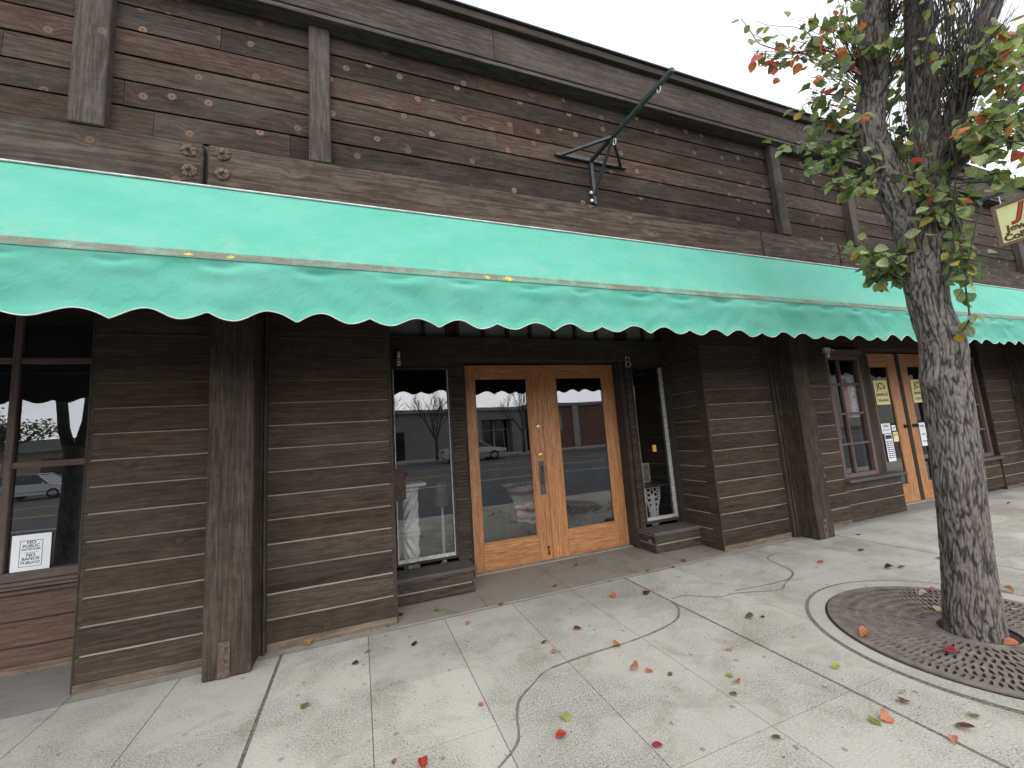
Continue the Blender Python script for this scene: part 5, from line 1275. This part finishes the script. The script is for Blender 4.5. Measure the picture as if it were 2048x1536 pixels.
# ------------------------------------------------------------------ fallen leaves: every one a thing
LC = {'tan': (0.50, 0.30, 0.14), 'rust': (0.42, 0.16, 0.07), 'maroon': (0.11, 0.03, 0.025), 'black': (0.03, 0.024, 0.02), 'green': (0.20, 0.27, 0.07), 'lime': (0.42, 0.45, 0.12), 'pink': (0.60, 0.24, 0.20), 'red': (0.50, 0.055, 0.04),
      'brown': (0.20, 0.10, 0.07), 'orange': (0.62, 0.22, 0.09), 'cream': (0.66, 0.55, 0.36), 'crimson': (0.48, 0.05, 0.09), 'olive': (0.13, 0.14, 0.06), 'coral': (0.66, 0.24, 0.15), 'grey': (0.17, 0.16, 0.13), 'darkred': (0.26, 0.04, 0.035)}
LM = {k: leafmat('fallen_leaf_' + k, False, tuple(q * .82 for q in c)) for k, c in LC.items()}
FALL = [
 (618, 1287, 'tan', 20, 'tan curled leaf against the wall foot right of the left post'), (735, 1304, 'tan', 14, 'small tan leaf lying on a score line near the wall'),
 (711, 1326, 'maroon', 17, 'dark maroon leaf on the paving left of the entry'), (829, 1288, 'black', 14, 'black shrivelled leaf on the slab before the left ledge'),
 (611, 1412, 'green', 20, 'green leaf beside the wide joint at lower left'), (802, 1229, 'maroon', 12, 'dark leaf at the corner of the brown entry slab'),
 (777, 1253, 'darkred', 11, 'small dark red leaf at the foot of the middle siding panel'), (936, 1248, 'pink', 13, 'small pink leaf on the pale slab in front of the entry'),
 (874, 1222, 'lime', 17, 'yellow green leaf on the entry slab below the left ledge'), (1088, 1285, 'brown', 13, 'small brown leaf on a score line in front of the doors'),
 (1109, 1305, 'orange', 14, 'orange brown leaf beside the crossing of two score lines'), (962, 1408, 'pink', 15, 'pale pink leaf flat on the speckled slab'),
 (846, 1530, 'red', 30, 'bright red leaf at the bottom edge of the view'), (788, 1523, 'brown', 8, 'tiny brown leaf near the bottom edge'),
 (1155, 1257, 'darkred', 19, 'dark red leaf with a stalk in the middle of a pale slab'), (1002, 1209, 'rust', 14, 'rust coloured leaf at the edge of the entry slab'),
 (1110, 1172, 'red', 13, 'red curled leaf on the brown entry slab before the doors'), (1152, 1132, 'brown', 10, 'brown crumpled leaf close to the door threshold'),
 (1227, 1192, 'orange', 17, 'orange curled leaf near the end of the entry slab'), (1293, 1187, 'maroon', 16, 'round maroon leaf beside the wide joint'),
 (1235, 1292, 'orange', 20, 'orange leaf lying on the sealed crack'), (1268, 1339, 'pink', 22, 'pink folded leaf, left one of a pair'), (1298, 1341, 'coral', 18, 'coral leaf, right one of a pair with a pink leaf'),
 (1340, 1349, 'brown', 12, 'small brown leaf right of the coral and pink pair'), (1459, 1300, 'cream', 19, 'cream yellow leaf on a score line before the tree'),
 (1460, 1352, 'lime', 15, 'yellow green leaf touching a brown pink leaf'), (1475, 1364, 'pink', 18, 'dull pink leaf touching a yellow green leaf'), (1466, 1388, 'grey', 17, 'grey brown pointed leaf below the pink and green pair'),
 (1132, 1436, 'lime', 24, 'large lime yellow leaf in the foreground'), (1123, 1472, 'red', 25, 'scarlet pointed leaf in the foreground below the lime leaf'), (1315, 1491, 'crimson', 24, 'crimson three cornered leaf in the foreground on a score line'),
 (1296, 1143, 'rust', 9, 'small rust leaf on the edge of the entry slab, left of two'), (1314, 1142, 'rust', 8, 'small rust leaf on the edge of the entry slab, right of two'), (1345, 1135, 'black', 11, 'black curled leaf on the entry slab edge below the right ledge'),
 (1367, 1121, 'brown', 12, 'thin brown leaf in the corner before the right ledge'), (1220, 1162, 'black', 9, 'black leaf scrap at the front edge of the entry slab'), (1190, 1121, 'black', 7, 'tiny dark leaf by the right door'),
 (1641, 1126, 'orange', 14, 'bright orange leaf alone on the paving behind the grate'), (1778, 1136, 'maroon', 16, 'maroon leaf on the paving left of the trunk'), (1803, 1135, 'olive', 13, 'pale olive leaf next to the maroon leaf by the trunk'),
 (1723, 1101, 'olive', 13, 'olive leaf on the paving before the far shop'), (1718, 1069, 'black', 11, 'dark leaf near the right post foot'), (1499, 1236, 'olive', 17, 'olive green leaf left of the concrete ring'), (1524, 1234, 'maroon', 10, 'dark round leaf left of the concrete ring'),
 (1671, 1335, 'lime', 20, 'lime green leaf between the wide joint and the ring'), (1805, 1385, 'green', 17, 'pale green leaf above a mottled brown leaf'), (1809, 1403, 'brown', 24, 'mottled brown leaf below a pale green leaf'),
 (1769, 1436, 'coral', 34, 'large coral leaf standing on edge beside the wide joint'), (1748, 1443, 'green', 24, 'green leaf tucked under the large coral leaf'), (1931, 1457, 'brown', 34, 'half round brown leaf in the lower right corner'),
 (1947, 1431, 'green', 20, 'thin green leaf above the half round brown leaf'), (1908, 1483, 'pink', 20, 'pink leaf lying in the wide joint at lower right'),
 (1732, 1272, 'orange', 24, 'orange leaf on the left rim of the iron grate'), (1900, 1304, 'crimson', 26, 'crimson leaf on the grate in front of the trunk'), (1863, 1182, 'pink', 17, 'pink leaf on the far rim of the grate'), (1847, 1192, 'cream', 17, 'cream leaf on the far part of the grate'),
 (1875, 1218, 'cream', 22, 'cream tan leaf on the grate left of the trunk'), (2018, 1183, 'rust', 17, 'rust leaf on the ring right of the trunk'), (2030, 1219, 'cream', 12, 'pale leaf on the grate right of the trunk'), (2023, 1290, 'coral', 24, 'coral leaf against the right foot of the trunk'),
 (1552, 1476, 'grey', 20, 'thin grey leaf in the foreground right of the crimson leaf'), (1877, 1117, 'rust', 10, 'small rust leaf left of the trunk on the far paving'), (2018, 1008, 'maroon', 8, 'tiny dark leaf far right on the paving')]
rf = random.Random(5)
for (px, py, c, s, lab) in FALL:
    z = 0.006
    p = at(px, py, 2, z)
    rg = math.hypot(p.x - GC[0], p.y - GC[1])
    if rg < GR: z = .022; p = at(px, py, 2, z)
    elif rg < RR: z = .011; p = at(px, py, 2, z)
    elif 0.23 < p.x < 3.57 and p.y > 3.36: z = .010; p = at(px, py, 2, z)
    depth = (CM @ (p - CPOS)).z
    size = max(.022, s * depth / F_PX * 0.98)
    L = Leaves()
    tilt = rf.uniform(-.25, .25)
    big = 'standing' in lab
    L.add((-size * .5, 0, size * .07), (1, 0, tilt * .3), (0, (.9 if big else rf.uniform(-.25, .25)), 1), size, (1, 1, 1), rf.choice([-.35, -.15, .2, .4]), rf.uniform(.15, .8), rf.uniform(.7, 1.0))
    o = L.build('fallen_leaf', LM[c])
    mb_ = [v.co.z for v in o.data.vertices]; lo = min(mb_)
    for v in o.data.vertices: v.co.z -= lo
    o.location = (p.x, p.y, z - .003); o.rotation_euler = (0, 0, rf.uniform(0, 6.28))
    tag(o, lab, 'leaf', 'fallen leaves on the paving')

# ------------------------------------------------------------------ across the street (seen in the shop glass)
for (y0, y1, m) in ((-6.1, -6.0, 'line_white'), (-9.9, -9.8, 'line_yellow'), (-10.15, -10.05, 'line_yellow'), (-14.2, -14.1, 'line_white')):
    mb = MB(); mb.face([(-60, y0, -.146), (60, y0, -.146), (60, y1, -.146), (-60, y1, -.146)]); tag(mb.build('road_marking', M[m]), kind='structure')
strip('far_pavement', -120, 120, -26.0, -22.2, 0.0, M['ring'], thick=.2)
def car(name, loc, prof, cab, width, paint, label, wheels, wr, cat='car'):
    """prof: side outline of the body; cab: outline of the greenhouse, both (x, z) with x along the car"""
    t = empty(name, loc, label, cat)
    w = width / 2
    def hull(poly, w0, zt, w1, zb):     # width tapers with height
        f = lambda z: w0 + (w1 - w0) * max(0, min(1, (z - zb) / (zt - zb)))
        return lambda a, b, q: (a, (-f(b) if q == 0 else f(b)), b)
    mb = MB(); mb.prism(prof, hull(prof, w, 1.0, w * .93, .55)); o = mb.build('body', paint, t, recalc=True); bv = o.modifiers.new('b', 'BEVEL'); bv.width = .05; bv.segments = 3
    mb = MB(); zt = max(p[1] for p in cab); zb = min(p[1] for p in cab)
    mb.prism(cab, hull(cab, w * .92, zt, w * .74, zb)); o = mb.build('greenhouse', M['car_glass'], t, recalc=True)
    mb = MB(); xs_ = [p for p in cab if p[1] > zt - .08]; x0, x1 = min(p[0] for p in xs_) - .03, max(p[0] for p in xs_) + .03
    mb.box(x0, x1, -w * .76, w * .76, zt - .02, zt + .035, ch=.02); mb.build('roof', paint, t)
    cb = [p for p in cab if p[1] < zb + .02]; xa, xb = min(p[0] for p in cb), max(p[0] for p in cb)
    mb = MB()
    for s in (-1, 1):
        for (p, q) in ((cab[0], cab[1]), (cab[-1], cab[-2]), (((xa + xb) / 2, zb), ((xa + xb) / 2 - .05, zt))):
            mb.tube([(p[0], s * w * .925, p[1]), (q[0], s * w * .75, q[1])], .035, 6)
    mb.each('pillar', paint, t)
    for x in wheels:
        for s in (-1, 1):
            mb = MB(); mb.lathe([(wr * .62, -.09), (wr * .95, -.10), (wr, -.06), (wr, .06), (wr * .95, .10), (wr * .62, .09)], (x, s * (w - .09), wr), 'Y', 24); wo = mb.build('wheel', M['rubber'], t, smooth=True)
            mb = MB(); mb.lathe([(0, s * -.085), (wr * .3, s * -.095), (wr * .62, s * -.07)], (x, s * (w - .09), wr), 'Y', 20); mb.lathe([(0, s * .085), (wr * .3, s * .095), (wr * .62, s * .07)], (x, s * (w - .09), wr), 'Y', 20); mb.build('rim', M['alloy'], wo)
    fx = max(p[0] for p in prof); bx = min(p[0] for p in prof)
    for s in (-1, 1):
        mb = MB(); mb.box(fx - .25, fx + .005, s * (w - .12) - .17, s * (w - .12) + .10, .60, .74, ch=.02); mb.build('headlight', M['lamp_lens'], t)
        mb = MB(); mb.box(bx - .005, bx + .15, s * (w - .12) - .15, s * (w - .12) + .10, .68, .86, ch=.02); mb.build('tail_light', M['tail_lens'], t)
        mb = MB(); mb.box(xb - .30, xb - .20, s * (w + .09) - .06, s * (w + .09) + .06, zb + .02, zb + .14, ch=.02); mb.build('mirror', paint, t)
    mb = MB(); mb.box(bx + .1, fx - .1, -w - .006, w + .006, .52, .55); mb.build('side_moulding', M['black'], t)
    return t
car('parked_car', (7.4, -20.0, -.15), [(-2.3, .42), (-2.28, .80), (-2.1, .93), (-1.5, .97), (1.0, .95), (2.05, .80), (2.3, .62), (2.32, .35), (2.0, .24), (-2.0, .24)], [(-1.65, .94), (-.95, 1.36), (-.2, 1.42), (.35, 1.38), (1.25, .93)], 1.78, M['silver'], 'silver sedan parked across the street, mirrored in the oak door glass', (-1.38, 1.42), .33)
suv = car('parked_car', (-15.4, -20.4, -.15), [(-2.35, .45), (-2.33, 1.05), (-2.2, 1.10), (1.0, 1.08), (2.1, 1.0), (2.3, .85), (2.35, .40), (2.0, .32), (-2.0, .32)], [(-2.25, 1.08), (-2.05, 1.68), (-.2, 1.76), (.45, 1.72), (1.2, 1.06)], 1.85, M['silver_suv'], 'pale silver boxy utility vehicle parked across the street, mirrored in the tall window', (-1.4, 1.42), .37)
suv.scale = (.68, .8, .70)
# pale one storey shop building opposite
ob = empty('shop_building', (8, -26, 0), 'low pale stucco shop building across the street with tall glazed entrance', 'building')
mb = MB(); mb.box(-15, 1.2, -8, 0, 0, 3.7); mb.box(1.2, 2.0, -8, 0, 0, 3.7); mb.box(4.8, 6.2, -8, 0, 0, 3.7); mb.box(2.0, 4.8, -8, 0, 2.9, 3.7); mb.box(2.0, 4.8, -8, -1.2, 0, 2.9); mb.build('wall', M['stucco_dim'], ob)
mb = MB(); mb.box(-15.2, 6.4, -8, .25, 3.703, 4.0, ch=.02); mb.build('parapet', M['stucco'], ob)
mb = MB()
for xx in (2.02, 2.35, 3.3, 3.4, 4.3, 4.7): mb.box(xx, xx + .09, -1.15, -1.02, 0, 2.895)
mb.box(2.02, 4.79, -1.16, -1.03, 2.0, 2.1); fr_ = mb.build('entrance', M['stucco'], ob)
mb = MB(); mb.face([(2.02, -1.1, 0), (4.79, -1.1, 0), (4.79, -1.1, 2.89), (2.02, -1.1, 2.89)][::-1]); mb.build('glass_pane', M['car_glass'], fr_)
mb = MB(); mb.box(-6, -4.6, .001, .04, .02, 2.3, ch=.01); mb.box(-11, -8.2, .001, .04, .9, 2.5, ch=.01); mb.each('window', M['car_glass'], ob)
bb = empty('brick_building', (14.4, -26, 0), 'red brick shop across the street with one bright square window', 'building')
mb = MB(); mb.box(.05, 14, -8, 0, 0, 3.9); mb.build('wall', M['brick'], bb)
mb = MB(); mb.box(0, 14.2, -8, .2, 3.903, 4.2, ch=.02); mb.build('parapet', M['stucco_dim'], bb)
mb = MB(); mb.box(1.5, 3.4, .001, .06, 1.6, 3.1, ch=.02); wi = mb.build('window', M['stucco_dim'], bb)
mb = MB(); mb.face([(1.58, .063, 1.68), (3.32, .063, 1.68), (3.32, .063, 3.02), (1.58, .063, 3.02)][::-1]); mb.build('pane', M['glass'], wi)
mb = MB(); mb.box(4.6, 5.2, .001, .2, 0, 3.895, ch=.02); mb.build('pilaster', M['stucco'], bb)
cb_ = empty('corner_building', (58, -26, 0), 'tall pale building far along the street, mirrored in the small paned window', 'building')
mb = MB(); mb.box(-26, 26, -10, 0, 0, 9.0); mb.build('wall', M['stucco'], cb_)
mb = MB(); mb.box(-26.2, 26.2, -10, .2, 9.003, 9.4, ch=.03); mb.build('parapet', M['stucco_dim'], cb_)
mb = MB()
for q in range(9): mb.box(-23 + q * 5.6, -21 + q * 5.6, .001, .05, 4.6, 6.6, ch=.02)
mb.each('window', M['car_glass'], cb_)
hb = empty('house', (-17.5, -30, -.2), 'low cream house with dark gabled roof across the street at far left', 'house')
mb = MB(); mb.box(-8, 8, -9, 0, 0, 2.7); mb.build('wall', plain('cream_render', (0.46, 0.40, 0.32), .9), hb)
mb = MB(); mb.prism([(-.7, 2.7), (-4.5, 3.7), (-9.5, 2.7)], lambda a, b, q: ((-8.4 if q == 0 else 8.4), a + 1.2, b + .003)); mb.build('roof', M['roof'], hb, recalc=True)
mb = MB(); mb.box(2.2, 3.6, .001, .05, 1.1, 2.2, ch=.01); mb.box(-3, -1.4, .001, .05, 1.1, 2.2, ch=.01); mb.each('window', M['car_glass'], hb)

def grow(mb, rg, p, d, L, r, depth, up=.25, spread=.55, tips=None, n=6):
    pts = [p]; q = p.copy(); dd = d.copy()
    for i in range(4):
        dd = (dd + Vector((rg.gauss(0, .09), rg.gauss(0, .09), up * .12))).normalized(); q = q + dd * (L / 4); pts.append(q.copy())
    mb.tube(pts, [r * (1 - .35 * i / 4) for i in range(5)], n if depth > 1 else 4, cap=False)
    if depth <= 0:
        if tips is not None: tips.append((q, dd))
        return
    for k in range(rg.randint(2, 3) if depth > 1 else 3):
        ax = Vector((rg.gauss(0, 1), rg.gauss(0, 1), rg.gauss(0, .35))).normalized()
        nd = (dd + ax * spread * rg.uniform(.6, 1.2) + Vector((0, 0, up * .5))).normalized()
        grow(mb, rg, pts[rg.randint(2, 4)], nd, L * rg.uniform(.62, .85), r * .6, depth - 1, up, spread, tips, n)
def bare_tree(x, y, h, seed, label, depth=5, z=0.0, r=.12):
    t = empty('bare_tree', (x, y, z), label, 'tree', 'street trees along the road'); rg = random.Random(seed)
    mb = MB(); mb.tube([(0, 0, -.05), (.02, 0, h * .15), (0, .03, h * .3)], [r * 1.2, r, r * .9], 10); mb.build('trunk', M['far_bark'], t, smooth=True)
    mb = MB()
    for k in range(4):
        a = k * 1.6 + rg.random(); grow(mb, rg, Vector((0, .02, h * .28)), Vector((math.cos(a) * .5, math.sin(a) * .5, 1)).normalized(), h * .26, r * .6, depth)
    mb.build('crown', M['far_bark'], t, smooth=True)
    return t
bare_tree(5.4, -22.9, 5.2, 3, 'bare street tree across the road behind the silver sedan')
bare_tree(1.4, -22.9, 5.0, 8, 'bushy bare street tree across the road, mirrored in the left shop window')
bare_tree(12.6, -22.9, 5.4, 12, 'bare street tree across the road before the brick shop')
# neighbour of the street tree, only mirrored in the tall window
nt = empty('street_tree', (-3.24, 1.45, 0), 'dark forked street tree along the kerb left of the view, mirrored in the tall window', 'tree')
bark_tube('trunk', [(0, 0, -.05, .13), (0, 0, .1, .11), (.02, .02, .6, .095), (.03, .0, 1.2, .095), (.03, 0, 1.6, .10)], nt, 14, 48, .008, 55.0)
mb = MB(); rg = random.Random(4)
mb.tube([(.02, 0, 1.4), (-.10, -.02, 1.8), (-.2, -.08, 2.4), (-.3, -.1, 3.2)], [.06, .055, .05, .04], 12); mb.tube([(.04, 0, 1.4), (.14, .0, 1.9), (.15, -.05, 2.6), (.2, -.1, 3.4)], [.065, .06, .055, .04], 12)
grow(mb, rg, Vector((-.3, -.1, 3.1)), Vector((-.2, -.3, 1)).normalized(), 1.0, .045, 3); grow(mb, rg, Vector((.2, -.1, 3.3)), Vector((-.1, -.35, 1)).normalized(), 1.0, .05, 3)
mb.build('limb', M['far_bark'], nt, smooth=True)
# leafy evergreen beyond the vehicle
ev = empty('evergreen_tree', (-20.5, -25.5, 0), 'leafy evergreen tree across the street beside the cream house', 'tree')
mb = MB(); mb.tube([(0, 0, 0), (.1, 0, 2.2), (0, 0, 3.6)], [.2, .16, .1], 10)
rg = random.Random(9); tips = []
for k in range(5): grow(mb, rg, Vector((0, 0, 1.9)), Vector((math.cos(k * 1.3) * .7, math.sin(k * 1.3) * .7, .8)).normalized(), 1.3, .08, 3, tips=tips)
mb.build('trunk', M['far_bark'], ev, smooth=True)
L = Leaves()
for (q, d) in tips:
    for k in range(34):
        L.add(q + Vector((rg.gauss(0, .32), rg.gauss(0, .32), rg.gauss(0, .28))), Vector((rg.gauss(0, 1), rg.gauss(0, 1), rg.gauss(-.2, .6))), Vector((rg.gauss(0, .5), rg.gauss(0, .5), 1)), rg.uniform(.10, .2), (0.05, 0.075, 0.035))
L.build('crown', M['leaf'], ev)
# overhead wires
for (y, z) in ((-23.4, 6.2), (-23.9, 5.4)):
    mb = MB(); mb.tube([(-60 + 6 * i, y, z + .9 * ((i % 5) - 2.5) ** 2 / 6) for i in range(21)], .025, 5); tag(mb.build('utility_wire', M['black']), 'upper sagging utility wire along the far side of the street' if z > 6 else 'lower sagging utility wire along the far side of the street', 'wire')
